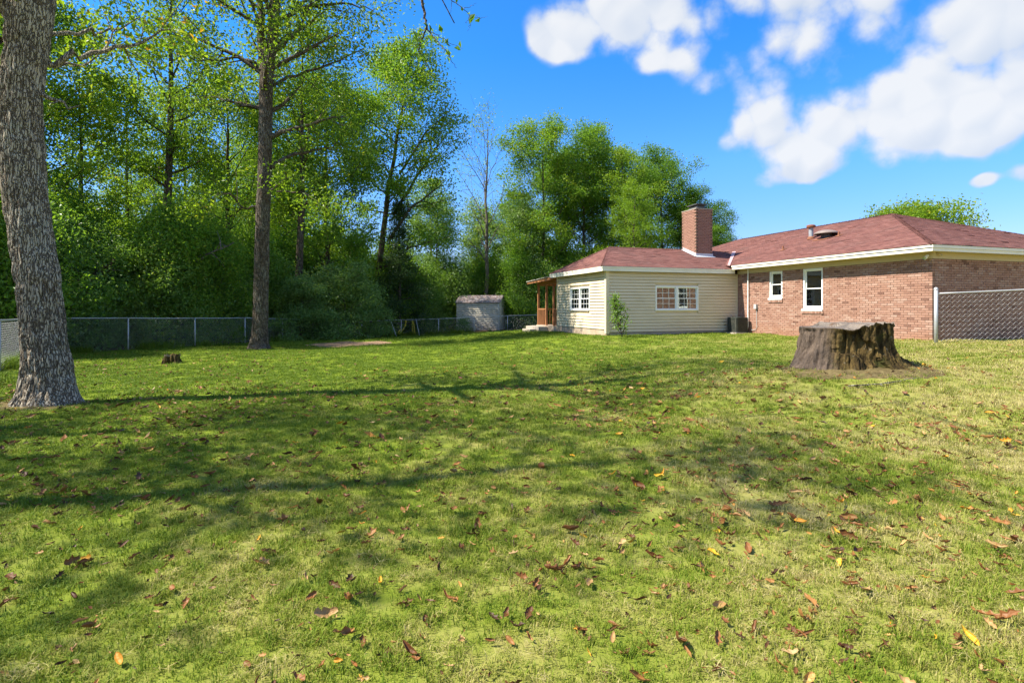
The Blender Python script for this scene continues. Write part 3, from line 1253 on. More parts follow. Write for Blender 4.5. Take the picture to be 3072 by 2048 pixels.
# --- windows
def window(face, c0, c1, z0, z1, units, grid, blinds, casing=.055, recess=0.0, hung=True):
    """face 'b' looks along +b at b=recess plane; face 'a' looks along -a.  c0..c1 along the wall."""
    def T(mb_pts):
        out = []
        for (x, y, z) in mb_pts:            # x along wall, y outwards
            out.append((x, y, z))
        return out

    class W(MB):
        def bx(self, x0, x1, y0, y1, za, zb):
            if face[0] == 'b':
                return self.box(x0, x1, face[1] + y0, face[1] + y1, za, zb)
            return self.box(face[1] - y1, face[1] - y0, x0, x1, za, zb)
    fr = W()
    # outer casing as four mitre-free boards butted end to end
    fr.bx(c0, c0 + casing, -.07, .028, z0, z1)
    fr.bx(c1 - casing, c1, -.07, .028, z0, z1)
    fr.bx(c0 + casing, c1 - casing, -.07, .028, z1 - casing, z1)
    fr.bx(c0 + casing, c1 - casing, -.07, .045, z0, z0 + casing * 1.05)
    uw = (c1 - c0 - 2 * casing) / units
    for k in range(1, units):
        m = c0 + casing + uw * k
        fr.bx(m - .045, m + .045, -.07, .026, z0 + casing * 1.05, z1 - casing)
    w = fr.build('window', M['white'], house)
    for k in range(units):
        x0 = c0 + casing + uw * k + (.045 if k else 0)
        x1 = c0 + casing + uw * (k + 1) - (.045 if k < units - 1 else 0)
        zb, zt = z0 + casing * 1.05, z1 - casing
        zm = (zb + zt) / 2
        for which, (sa, sb, dy) in enumerate(((zb, zm + .015, -.012), (zm - .015, zt, -.034))):
            s = W()
            t = .032
            s.bx(x0, x0 + t, dy - .02, dy, sa, sb)
            s.bx(x1 - t, x1, dy - .02, dy, sa, sb)
            s.bx(x0 + t, x1 - t, dy - .02, dy, sa, sa + t)
            s.bx(x0 + t, x1 - t, dy - .02, dy, sb - t, sb)
            s.build('sash', M['white'], w)
            gx, gy = grid
            ix0, ix1, iz0, iz1 = x0 + t, x1 - t, sa + t, sb - t
            mt = .014
            for i in range(1, gx):
                m = ix0 + (ix1 - ix0) * i / gx
                q = W()
                q.bx(m - mt / 2, m + mt / 2, dy - .016, dy - .003, iz0, iz1)
                q.build('glazing_bar', M['white'], w)
            for j in range(1, gy):
                m = iz0 + (iz1 - iz0) * j / gy
                for i in range(gx):
                    q = W()
                    q.bx(ix0 + (ix1 - ix0) * i / gx + (mt / 2 if i else 0), ix0 + (ix1 - ix0) * (i + 1) / gx - (mt / 2 if i < gx - 1 else 0),
                         dy - .016, dy - .003, m - mt / 2, m + mt / 2)
                    q.build('glazing_bar', M['white'], w)
            for i in range(gx):
                for j in range(gy):
                    q = W()
                    q.bx(ix0 + (ix1 - ix0) * i / gx, ix0 + (ix1 - ix0) * (i + 1) / gx, dy - .0125, dy - .0095,
                         iz0 + (iz1 - iz0) * j / gy, iz0 + (iz1 - iz0) * (j + 1) / gy)
                    q.build('pane', M['glass'], w)
            if blinds and (which == 0 or blinds > 1):
                q = W()
                n = 9
                for i in range(n):
                    zz = iz0 + (iz1 - iz0) * i / n
                    q.bx(ix0, ix1, dy - .085 - .012 * (i % 2), dy - .08, zz, zz + (iz1 - iz0) / n * .96)
                q.build('blind', M['curtain'], w)
    bk = W()
    bk.bx(c0, c1, -.60, -.58, z0, z1)
    bk.bx(c0, c0 + .01, -.58, -.075, z0, z1)
    bk.bx(c1 - .01, c1, -.58, -.075, z0, z1)
    bk.bx(c0 + .01, c1 - .01, -.58, -.075, z0, z0 + .01)
    bk.bx(c0 + .01, c1 - .01, -.58, -.075, z1 - .01, z1)
    bk.build('room_recess', M['interior'], w)
    return w


wa = window(('a', AX0), AB - 4.12, AB - 2.13, 1.37, 2.35, 2, (3, 2), 0)
wb = window(('b', AB), AX0 + 1.42, AX0 + 3.36, 1.37, 2.35, 2, (3, 2), 2)
for (a0, a1, z0, z1) in WIN_MAIN:
    w = window(('b', -.045), a0 + .004, a1 - .004, z0 + .10, z1 - .004, 1, (1, 1), 1 if a0 > 5 else 0, .06)
    # sloping sill board and the row of sill bricks standing on edge below it
    mbs = MB()
    mbs.prism([(a0 - .02, -.04, z0 + .035), (a0 - .02, .05, z0 + .02), (a0 - .02, .05, z0 + .075), (a0 - .02, -.04, z0 + .098)], (a1 - a0 + .04, 0, 0))
    mbs.build('sill_board', M['white'], w)
    n = int(round((a1 - a0 + .06) / .066))
    for i in range(n):
        x = a0 - .03 + (a1 - a0 + .06) * i / n
        b = MB()
        b.box(x, x + .057, -.05, .035, z0 - .075, z0 + .018, jit=.005, rng=rngH)
        b.build('sill_brick', M['brick_single'], w)


# --- lap siding of the extension: every board its own piece
EXP = .119


def siding(name, face, lo, hi, z0, z1, hole):
    mb = MB()
    h0, h1, hz0, hz1 = hole
    if face[0] == 'a':
        def bxx(m, x0, x1, y0, y1, za, zb):
            m.box(face[1] - y1, face[1] - y0, x0, x1, za, zb)
    else:
        def bxx(m, x0, x1, y0, y1, za, zb):
            m.box(x0, x1, face[1] + y0, face[1] + y1, za, zb)
    bxx(mb, lo, h0, -.13, -.0445, z0, z1)
    bxx(mb, h1, hi, -.13, -.0445, z0, z1)
    bxx(mb, h0, h1, -.13, -.0445, z0, hz0)
    bxx(mb, h0, h1, -.13, -.0445, hz1, z1)
    w = mb.build(name, M['siding'], house)
    z = z0
    while z < z1 - .01:
        zt = min(z + EXP * 1.08, z1)
        segs = [(lo, hi)]
        if zt > hz0 and z < hz1:
            segs = [(lo, h0), (h1, hi)]
        for (s0, s1) in segs:
            # now and then a board is made of two lengths butted together
            cuts = [s0, s1]
            if s1 - s0 > 3 and rngH.random() < .8:
                cuts = [s0, s0 + (s1 - s0) * (.3 + .4 * rngH.random()), s1]
            for i in range(len(cuts) - 1):
                c0, c1 = cuts[i] + (.001 if i else 0), cuts[i + 1]
                j = (rngH.random() - .5) * .004
                prof = [(-.044, z), (.032 + j, z), (.033 + j, z + .010), (.006, z + (zt - z) * .80), (-.034, z + (zt - z) * .82), (-.034, zt), (-.044, zt)]
                b = MB()
                if face[0] == 'a':
                    b.prism([(face[1] - y, c0, zz) for y, zz in prof], (0, c1 - c0, 0))
                else:
                    b.prism([(c0, face[1] + y, zz) for y, zz in prof][::-1], (c1 - c0, 0, 0))
                b.build('siding_board', M['siding'], w)
        z += EXP
    return w


siding('siding_wall', ('a', AX0), .02, AB - .05, .56, AZ_E - .18, (AB - 4.12, AB - 2.13, 1.37, 2.35))
siding('siding_wall', ('b', AB), AX0 + .05, AX1 - .05, .66, AZ_E - .18, (AX0 + 1.42, AX0 + 3.36, 1.37, 2.35))
mb = MB()
mb.box(AX1 - .11, AX1, .02, AB - .05, .56, AZ_E - .18)
mb.build('siding_wall', M['siding'], house)
# corner boards: two boards meeting at each outer corner
cb = MB()
cb.box(AX0 - .042, AX0 + .0, AB - .10, AB + .042, .50, AZ_E - .184)
cb.box(AX0 + .0, AX0 + .10, AB + .002, AB + .042, .52, AZ_E - .184)
cb.build('corner_board', M['siding'], house)
cb = MB()
cb.box(AX1 - .08, AX1 + .02, AB + .0, AB + .042, .55, AZ_E - .184)
cb.build('corner_board', M['siding'], house)
cb = MB()
cb.box(AX0 - .022, AX0, .0, .06, .5, AZ_E - .184)
cb.build('corner_board', M['siding'], house)
mb = MB()
mb.box(AX0 + .02, AX1 + .0, AB - .14, AB + .0, -.1, .655)
mb.build('foundation', M['block'], house)
mb = MB()
mb.box(AX0 + .015, AX0 + .14, .0, AB - .15, -.1, .555)
mb.build('foundation', M['concrete'], house)

# --- chimney
ch = MB()
CA0, CA1, CB0, CB1, CZ = 9.33, 10.34, .05, .90, 5.80
ch.box(CA0 + .018, CA1 - .018, CB0 + .018, CB1 - .018, 3.2, CZ)
chim = ch.build('chimney', M['mortar'], house)
br = MB()
z, k = 3.45, 0
while z < CZ - .02:
    sh = BL / 2 if k % 2 else 0
    zz1 = z + BH
    e = .0 if z < CZ - .16 else .012
    for (a0, a1) in brick_course(CA0 + .1 * (k % 2), CA1 - .1 * ((k + 1) % 2), z, 0, []):
        br.box(a0, a1, CB1 - .03 + e, CB1 + e + (rngH.random() - .5) * .005, z, zz1, (.10 + .35 * rngH.random()), .004, rngH)
        br.box(a0, a1, CB0 - e, CB0 + .03, z, zz1, (.10 + .35 * rngH.random()), .004, rngH)
    for (b0, b1) in brick_course(CB0 + .1 * ((k + 1) % 2), CB1 - .1 * (k % 2), z, 0, []):
        br.box(CA0 - e + (rngH.random() - .5) * .005, CA0 + .03, b0, b1, z, zz1, (.10 + .35 * rngH.random()), .004, rngH)
        br.box(CA1 - .03, CA1 + e, b0, b1, z, zz1, (.10 + .35 * rngH.random()), .004, rngH)
    z += CH_
    k += 1
o = br.build('brickwork', M['brick'], chim)
o['kind'] = 'stuff'
cr = MB()
cr.prism([(CA0 - .02, CB0 - .02, CZ), (CA1 + .02, CB0 - .02, CZ), (CA1 + .02, CB1 + .02, CZ), (CA0 - .02, CB1 + .02, CZ)], (0, 0, .035))
cr.prism([(CA0 + .12, CB0 + .12, CZ + .036), (CA1 - .12, CB0 + .12, CZ + .036), (CA1 - .12, CB1 - .12, CZ + .036), (CA0 + .12, CB1 - .12, CZ + .036)], (0, 0, .03))
cr.build('mortar_crown', M['concrete'], chim)
cp = MB()
cc = ((CA0 + CA1) / 2, (CB0 + CB1) / 2)
cp.box(cc[0] - .30, cc[0] + .30, cc[1] - .22, cc[1] + .22, CZ + .068, CZ + .15)
for sx in (-1, 1):
    for sy in (-1, 1):
        cp.box(cc[0] + sx * .26 - .012, cc[0] + sx * .26 + .012, cc[1] + sy * .18 - .012, cc[1] + sy * .18 + .012, CZ + .151, CZ + .235)
cp.box(cc[0] - .24, cc[0] + .24, cc[1] - .16, cc[1] + .16, CZ + .152, CZ + .22)
cp.prism([(cc[0] - .36, cc[1] - .28, CZ + .236), (cc[0] + .36, cc[1] - .28, CZ + .236), (cc[0] + .36, cc[1] + .28, CZ + .236), (cc[0] - .36, cc[1] + .28, CZ + .236)], (0, 0, .03))
cp.prism([(cc[0] - .30, cc[1] - .22, CZ + .267), (cc[0] + .30, cc[1] - .22, CZ + .267), (cc[0] + .30, cc[1] + .22, CZ + .267), (cc[0] - .30, cc[1] + .22, CZ + .267)], (0, 0, .022))
cp.build('flue_cap', M['dark'], chim)


def azr(a):          # extension roof height on its front slope
    return AZ_E + (a - AE0) * (AZ_R - AZ_E) / (amid - AE0)


fl = MB()
zf = azr(CA0)
fl.prism([(CA0 - .012, CB0 - .02, zf - .03), (CA0 - .012, CB0 - .02, zf + .13), (CA0 - .004, CB0 - .02, zf + .13), (CA0 - .004, CB0 - .02, zf - .03)], (0, CB1 - CB0 + .04, 0))
fl.prism([(CA0 - .14, CB0 - .06, azr(CA0 - .14) + .018), (CA0 - .012, CB0 - .06, zf + .022), (CA0 - .012, CB0 - .06, zf + .03), (CA0 - .14, CB0 - .06, azr(CA0 - .14) + .026)], (0, CB1 - CB0 + .12, 0))
fl.prism([(CA0 - .02, CB1 + .006, zf - .03), (CA0 - .02, CB1 + .006, zf + .13), (amid, CB1 + .006, AZ_R + .12), (amid, CB1 + .006, AZ_R - .03)], (0, .008, 0))
fl.prism([(CA0 - .08, CB1 + .014, azr(CA0 - .08) + .02), (amid, CB1 + .014, AZ_R + .02), (amid, CB1 + .014, AZ_R + .028), (CA0 - .08, CB1 + .014, azr(CA0 - .08) + .028)], (0, .09, 0))
fl.build('chimney_flashing', M['flash'], chim)


# --- roof vents on the long slope
SL = (RIDGE - Z_EV) / half


def rz(b):
    return Z_EV + (MB1 - b) * SL


def lathe(mb, c, prof, n=18, tone=0.0):
    V = []
    th = np.linspace(0, 2 * math.pi, n, endpoint=False)
    for r, z in prof:
        V.append(np.stack([c[0] + r * np.cos(th), c[1] + r * np.sin(th), np.full(n, c[2] + z)], 1))
    m = len(prof)
    i = np.arange(m - 1)[:, None] * n
    k = np.arange(n)[None, :]
    q = np.stack([i + k, i + (k + 1) % n, i + n + (k + 1) % n, i + n + k], -1).reshape(-1, 4)
    mb.add(np.vstack(V), q, tone)
    mb.f.append(tuple(range(mb.n - n, mb.n)))
    return mb


def slope_plate(mb, a, b, da, db, th=.006):
    z0, z1 = rz(b - db) + .022, rz(b + db) + .022
    mb.prism([(a - da, b - db, z0), (a + da, b - db, z0), (a + da, b + db, z1), (a - da, b + db, z1)], (0, 0, th))


def pipe_vent(a, b, h, r, rusty):
    m = MB()
    lathe(m, (a, b, rz(b)), [(r * 1.5, -.02), (r * 1.25, .05), (r, .055), (r, h), (r * .8, h)], 14)
    v = m.build('vent_pipe', M['rust'] if rusty else M['pipe'], house)
    m = MB()
    slope_plate(m, a, b, .10, .12)
    m.build('flashing_plate', M['rust'], v)
    return v


v = pipe_vent(6.15, -2.15, .44, .085, False)
m = MB()
lathe(m, (6.15, -2.15, rz(-2.15)), [(.06, .44), (.15, .45), (.165, .48), (.165, .54), (.13, .56), (.05, .575)], 18)
m.build('vent_cap', M['rust'], v)
m = MB()
lathe(m, (6.15, -2.15, rz(-2.15)), [(.14, -.02), (.13, .06), (.09, .10)], 16)
m.build('pipe_collar', M['rust'], v)
m = MB()
A_, B_ = 5.35, -2.05
lathe(m, (A_, B_, rz(B_)), [(.18, -.04), (.19, .14)], 20)
dv = m.build('dome_vent', M['dark'], house)
m = MB()
lathe(m, (A_, B_, rz(B_)), [(.42, .13), (.43, .15), (.40, .19), (.30, .245), (.17, .28), (.04, .295)], 28)
d_ = m.build('dome_cover', M['dome'], dv, smooth=True)
m = MB()
slope_plate(m, A_, B_, .34, .34)
m.build('flashing_plate', M['rust'], dv)
pipe_vent(4.75, -2.0, .16, .035, True)
pipe_vent(6.35, -.95, .16, .035, True)

# --- downspout pipe, utility box, flood light
m = MB()
m.tube([(7.13, .06, Z_SO), (7.13, .06, 1.9), (7.13, .062, .72)], .022, 8)
m.tube([(7.13, .06, 2.25), (7.13, .06, 2.20)], .028, 8)
m.tube([(7.13, .06, 1.35), (7.13, .06, 1.30)], .028, 8)
m.tube([(7.13, .062, .74), (7.12, .10, .62), (7.10, .16, .55)], .020, 8)
m.build('drain_pipe', M['white'], house)
m = MB()
m.box(6.66, 6.78, .004, .085, 1.44, 1.62)
m.box(6.655, 6.785, .086, .094, 1.445, 1.625)
ub = m.build('utility_box', M['greybox'], house)
m = MB()
m.tube([(6.70, .02, 1.44), (6.70, .02, 1.0), (6.69, .02, .72), (6.75, .03, .62), (6.95, .05, .60)], .010, 6)
m.build('conduit', M['greybox'], ub)
m = MB()
lathe(m, (.10, .05, 2.93), [(.03, -.01), (.045, .0), (.045, .04), (.03, .05)], 14)
m.tube([(.10, .06, 2.93), (.10, .10, 2.91), (.10, .17, 2.885)], [.03, .045, .05], 12)
fl_ = m.build('flood_light', M['white'], house)
m = MB()
m.tube([(.10, .171, 2.885), (.10, .185, 2.88)], .042, 12)
m.build('lamp_lens', M['glass'], fl_)
m = MB()
m.tube([(-.03, -.14, 3.02), (-.07, -.16, 2.98), (-.11, -.20, 2.955)], [.02, .035, .04], 12)
m.build('flood_light', M['soffit'], house)

# --- porch at the far side of the extension
PA1 = 15.45


def timber(name, pts, r, parent=house):
    mb = MB()
    P, Q = np.array(pts[0], float), np.array(pts[1], float)
    d = Q - P
    if abs(d[2]) > .5:
        mb.box(P[0] - r, P[0] + r, P[1] - r, P[1] + r, P[2], Q[2])
    elif abs(d[0]) > abs(d[1]):
        mb.box(P[0], Q[0], P[1] - r, P[1] + r, P[2] - r, P[2] + r)
    else:
        mb.box(P[0] - r, P[0] + r, P[1], Q[1], P[2] - r, P[2] + r)
    return mb.build(name, M['wood'], parent)


pm = MB()
pm.box(AX1 + .004, PA1, 2.5, AB, .20, .62)
porch = pm.build('porch', M['block'], house)
BP = AB - .09
posts = [AX1 + .12, AX1 + .69, AX1 + 1.63, AX1 + 2.74]
for a in posts[1:]:
    timber('post', [(a, BP, .621), (a, BP, 2.60)], .048, porch)
timber('post', [(posts[-1], 2.7, .621), (posts[-1], 2.7, 2.60)], .048, porch)
mb = MB()
mb.box(AX1 + .01, PA1 + .05, BP - .03, BP + .03, 2.602, 2.78)
mb.build('porch_beam', M['wood'], porch)
mb = MB()
mb.box(PA1 - .15, PA1 - .09, 2.4, BP - .032, 2.602, 2.78)
mb.build('porch_beam', M['wood'], porch)
for i in range(6):
    a = AX1 + .18 + i * .52
    mb = MB()
    mb.box(a - .02, a + .02, 2.4, AB + .30, 2.785, 2.90)
    mb.build('rafter', M['wood'], porch)
mb = MB()
mb.prism([(AX1 + .36, 2.2, 2.905), (PA1 + .35, 2.2, 2.86), (PA1 + .35, AB + .42, 2.80), (AX1 + .36, AB + .42, 2.905)], (0, 0, .03))
mb.build('porch_roof', M['porchroof'], porch)
mb = MB()
mb.prism([(AX1 + .02, AB + .35, 2.76), (PA1 + .33, AB + .35, 2.70), (PA1 + .33, AB + .35, 2.80), (AX1 + .02, AB + .35, 2.885)], (0, .025, 0))
mb.build('porch_fascia', M['wood'], porch)


def railing(a0, a1):
    timber('handrail', [(a0, BP, 1.42), (a1, BP, 1.42)], .032, porch)
    n = max(3, int((a1 - a0) / .105))
    for i in range(n):
        a = a0 + (a1 - a0) * (i + .5) / n
        mb = MB()
        mb.box(a - .017, a + .017, BP + .012, BP + .040, .64, 1.385)
        mb.build('baluster', M['wood'], porch)


railing(AX1 + .02, posts[1] - .05)
railing(posts[2] + .05, posts[3] - .05)
timber('handrail', [(posts[3], 2.75, 1.42), (posts[3], BP - .05, 1.42)], .032, porch)
for i in range(22):
    b = 2.8 + i * .14
    mb = MB()
    mb.box(posts[3] + .012, posts[3] + .04, b - .017, b + .017, .64, 1.385)
    mb.build('baluster', M['wood'], porch)


# --- things standing by the house
def hw(a, b):
    return P0 + DA * a + DB * b


def at_house(name, a, b, z=None):
    w = hw(a, b)
    return empty(name, (w[0], w[1], G(*w) if z is None else z), math.pi / 2 + HOUSE_A)


st = at_house('concrete_steps', AX1 + 2.0, AB + .35)
tag(st, 'old concrete block steps below the wooden porch', 'steps')
rs = np.random.default_rng(3)
mb = MB()
mb.box(-.85, 1.0, -.30, .16, -.15, .26, jit=.02, rng=rs)
mb.build('upper_step', M['concrete'], st)
mb = MB()
mb.box(-.55, .55, .162, .50, -.15, .13, jit=.02, rng=rs)
mb.build('lower_step', M['concrete'], st)

ac = at_house('air_conditioner', AX0 - .50, .42)
ac.scale = (.78, .78, .95)
tag(ac, 'dark green boxy air conditioning unit in the corner beside the drain pipe', 'air conditioner')
mb = MB()
mb.box(-.46, .46, -.46, .46, -.1, .05)
mb.build('pad', M['concrete'], ac)
mb = MB()
r = .37


def rr(rx, z, n=6, cr=.09):
    out = []
    for (sx, sy, a0) in ((1, 1, 0), (-1, 1, 90), (-1, -1, 180), (1, -1, 270)):
        for i in range(n + 1):
            a = math.radians(a0 + 90 * i / n)
            out.append((sx * (rx - cr) + cr * math.cos(a), sy * (rx - cr) + cr * math.sin(a), z))
    return out


mb.prism(rr(.345, .07), (0, 0, .60))
mb.build('coil', M['acdark'], ac)
mb = MB()
mb.prism(rr(.37, .052), (0, 0, .05))
mb.build('base_pan', M['acgreen'], ac)
mb = MB()
mb.prism(rr(.375, .655), (0, 0, .035))
top = mb.build('top_cover', M['acgreen'], ac)
mb = MB()
lathe(mb, (0, 0, .692), [(.28, 0), (.27, .02), (.05, .03)], 24)
mb.build('fan_grille', M['acdark'], top)
for i in range(17):
    mb = MB()
    z = .115 + i * .031
    mb.prism(rr(.362, z), (0, 0, .017))
    mb.build('louvre', M['acgreen'], ac)
for sx in (-1, 1):
    for sy in (-1, 1):
        mb = MB()
        mb.box(sx * .30 - .03, sx * .30 + .03, sy * .345 - .024, sy * .345 + .024, .10, .655)
        mb.build('corner_post', M['acgreen'], ac)

# ------------------------------------------------------------------ trees
def unit(v):
    v = np.asarray(v, float)
    return v / (np.linalg.norm(v) + 1e-9)


def leaf_mesh(name, C, tone, size, rng, mat, up=.6, aspect=.55):
    """C (n,3) leaf centres -> one mesh of small folded leaves"""
    n = len(C)
    N = rng.normal(size=(n, 3))
    N[:, 2] = N[:, 2] * .8 + up
    N /= np.linalg.norm(N, axis=1)[:, None]
    T = rng.normal(size=(n, 3))
    T -= N * (T * N).sum(1)[:, None]
    T /= np.linalg.norm(T, axis=1)[:, None] + 1e-9
    B = np.cross(N, T)
    s = (size * (.65 + .7 * rng.random(n)))[:, None]
    w = s * aspect * .5
    dip = s * .14
    v0 = C - T * s * .5
    v2 = C + T * s * .5 - N * dip
    v1 = C + B * w + N * dip
    v3 = C - B * w + N * dip
    V = np.stack([v0, v1, v2, v3], 1).reshape(-1, 3)
    i = np.arange(n)[:, None] * 4
    Q = np.concatenate([i + 0, i + 1, i + 2, i + 3], 1)
    mb = MB()
    mb.add(V, Q, np.repeat(tone, 4))
    me = mb.mesh(name)
    me.materials.append(mat)
    return me


def curve_pts(p, d, L, n, rng, wob=.12, lift=0.0):
    pts = [np.array(p, float)]
    d = unit(d)
    for i in range(n):
        d = unit(d + rng.normal(size=3) * wob + np.array([0, 0, lift]))
        pts.append(pts[-1] + d * L / n)
    return np.array(pts)


def limb(mb, pts, r0, rng, clusters, lvl, cfg):
    """a limb with side branches and twigs; leaf-cluster centres are collected"""
    n = len(pts)
    rad = np.linspace(r0, max(r0 * .22, .006), n)
    mb.tube(pts, rad, 5 if lvl == 1 else 4, cap=False)
    L = np.linalg.norm(np.diff(pts, axis=0), axis=1).sum()
    if lvl < cfg.get('levels', 2):
        k = max(2, int(cfg['side'] * L ** .5 * (1.0 if lvl == 1 else .7)))
        for j in range(k):
            s = cfg.get('bare', .3) + (1 - cfg.get('bare', .3)) * (j + rng.random()) / k
            i = min(int(s * (n - 1)), n - 2)
            base = pts[i] + (pts[i + 1] - pts[i]) * (s * (n - 1) - i)
            t = unit(pts[i + 1] - pts[i])
            side = unit(np.cross(t, rng.normal(size=3)))
            dd = unit(t * .75 + side * .9 + np.array([0, 0, cfg.get('sidelift', .12)]))
            l2 = L * (.55 - .25 * s) * (.7 + .6 * rng.random())
            p2 = curve_pts(base, dd, l2, 4, rng, .18, cfg.get('tiplift', .03))
            limb(mb, p2, max(rad[i] * .5, .008), rng, clusters, lvl + 1, cfg)
    else:
        for s in cfg.get('at', (.35, .65, .95)):
            i = min(int(s * (n - 1)), n - 2)
            clusters.append(pts[i] + (pts[i + 1] - pts[i]) * (s * (n - 1) - i))
    if lvl < 3:
        clusters.append(pts[-1])


def crown_from(clusters, rng, per, sig, flat=.6, keep=1.0):
    C = np.array(clusters)
    if keep < 1:
        C = C[rng.random(len(C)) < keep]
    k = rng.poisson(per, len(C))
    idx = np.repeat(np.arange(len(C)), k)
    off = rng.normal(size=(len(idx), 3)) * sig
    off[:, 2] *= flat
    ct = rng.random(len(C))
    tone = np.clip(.5 * ct[idx] + .5 * rng.random(len(idx)), 0, 1)
    return C[idx] + off, tone


def make_tree(seed, H, r0, base=.35, spread=4.0, n1=20, shape='oval', per=16, sig=.42, leaf=.17, wob=.05, cfg=None,
              up=(.25, .9), bark='barkf', leafmat='leaf_mid', lean=(0, 0), trunk=None, limbs=(), keep=1.0, sides=8, flat=.6):
    rng = np.random.default_rng(seed)
    c = dict(side=3.2, levels=2, bare=.25)
    c.update(cfg or {})
    mb = MB()
    if trunk is None:
        m = 12
        t = np.linspace(0, 1, m)
        off = np.cumsum(rng.normal(size=(m, 2)) * wob, axis=0)
        off -= off[0]
        P = np.stack([off[:, 0] + lean[0] * t ** 1.3, off[:, 1] + lean[1] * t ** 1.3, t * H], 1)
        P[0, 2] = -.25
        R = r0 * (1 - .93 * t) ** .85
        R[0] *= 1.5
        trunk = (P, R)
        mb.tube(P, R, sides, cap=False)
    P, R = trunk
    clusters = []
    zs = P[:, 2]
    for i in range(n1):
        f = base + (1 - base) * (i + rng.random() * .8) / n1
        z = f * H
        p = np.array([np.interp(z, zs, P[:, 0]), np.interp(z, zs, P[:, 1]), z])
        rr_ = np.interp(z, zs, R)
        g = (f - base) / (1 - base)
        if shape == 'oval':
            e = math.sin(math.pi * min(.12 + .80 * g, 1)) ** .8
        elif shape == 'cone':
            e = 1.05 - g
        elif shape == 'vase':
            e = .35 + .75 * g * (1.35 - g)
        else:
            e = 1.0 - .55 * g
        L = spread * e * (.7 + .5 * rng.random())
        az = i * 2.4 + rng.random() * .9
        el = up[0] + (up[1] - up[0]) * g
        d = (math.cos(az) * math.cos(el), math.sin(az) * math.cos(el), math.sin(el))
        pts = curve_pts(p, d, L, 6, rng, .13, .05)
        limb(mb, pts, min(max(rr_ * .42, .015), .16), rng, clusters, 1, c)
    for pts, lr, leafy in limbs:
        pts = np.array(pts, float)
        # refine and roughen the given centre line
        tt = np.linspace(0, len(pts) - 1, len(pts) * 3)
        fine = np.stack([np.interp(tt, range(len(pts)), pts[:, k]) for k in range(3)], 1)
        fine[1:] += rng.normal(size=(len(fine) - 1, 3)) * .04
        cl = [] if not leafy else clusters
        limb(mb, fine, lr, rng, cl, 1, dict(c, bare=.35))
    wood = mb.mesh('trunk', True)
    wood.materials.append(M[bark])
    C, tone = crown_from(clusters, rng, per, sig, flat, keep)
    crown = leaf_mesh('crown', C, tone, leaf, rng, M[leafmat])
    return wood, crown


def tree_obj(name, wood, crown, x, y, rz=0.0, s=1.0, label=None, cat='tree', group=None, sz=None):
    e = empty(name, (x, y, G(x, y)), rz)
    e.scale = (s, s, sz or s)
    link('trunk', wood, e)
    if crown:
        link('crown', crown, e)
    tag(e, label, cat, group)
    return e


PR = {}
PR['a'] = make_tree(101, 17, .24, .30, 4.6, 26, 'oval', 27, 0.37, 0.163, leafmat='leaf_mid', cfg=dict(side=3.8))
PR['b'] = make_tree(102, 16, .22, .24, 4.2, 26, 'oval', 27, 0.37, 0.163, leafmat='leaf_yel', cfg=dict(side=3.6))
PR['c'] = make_tree(103, 18, .27, .40, 4.8, 22, 'vase', 23, 0.38, 0.163, leafmat='leaf_oak', cfg=dict(side=3.7))
PR['d'] = make_tree(104, 14.5, .16, .22, 3.2, 24, 'oval', 26, 0.36, 0.155, leafmat='leaf_yel', cfg=dict(side=3.4))
PR['e'] = make_tree(105, 17, .22, .14, 5.2, 34, 'oval', 39, 0.40, 0.172, leafmat='leaf_mid', cfg=dict(side=4.0))
PR['f'] = make_tree(106, 11, .14, .08, 3.4, 28, 'round', 35, .48, 0.155, leafmat='leaf_grey', cfg=dict(side=3.7))
PR['cedar'] = make_tree(107, 10.5, .16, .08, 2.2, 40, 'cone', 34, .34, .12, leafmat='leaf_cedar', up=(.05, .8), cfg=dict(side=3.6))
PR['bare'] = make_tree(108, 17, .22, .30, 5.0, 16, 'oval', 3.6, .38, .15, leafmat='leaf_yel', up=(.85, 1.25), cfg=dict(side=4.4), bark='barkpale', keep=.6)
PR['s1'] = make_tree(111, 4.0, .06, .03, 2.3, 24, 'round', 32, .38, .14, leafmat='leaf_dark', up=(.1, 1.1), cfg=dict(side=3.3), flat=.8)
PR['s2'] = make_tree(112, 3.2, .05, .03, 2.2, 22, 'round', 32, .38, .13, leafmat='leaf_grey', up=(.1, 1.0), cfg=dict(side=3.3), flat=.8)
PR['s3'] = make_tree(113, 5.2, .07, .05, 2.4, 26, 'round', 30, .40, .14, leafmat='leaf_mid', up=(.1, 1.1), cfg=dict(side=3.3), flat=.8)
PR['feather'] = make_tree(114, 3.4, .06, .06, 2.6, 28, 'round', 30, .30, .125, leafmat='leaf_grey', up=(-.1, .6), cfg=dict(side=3.9, tiplift=-.12, sidelift=-.1), flat=.5)
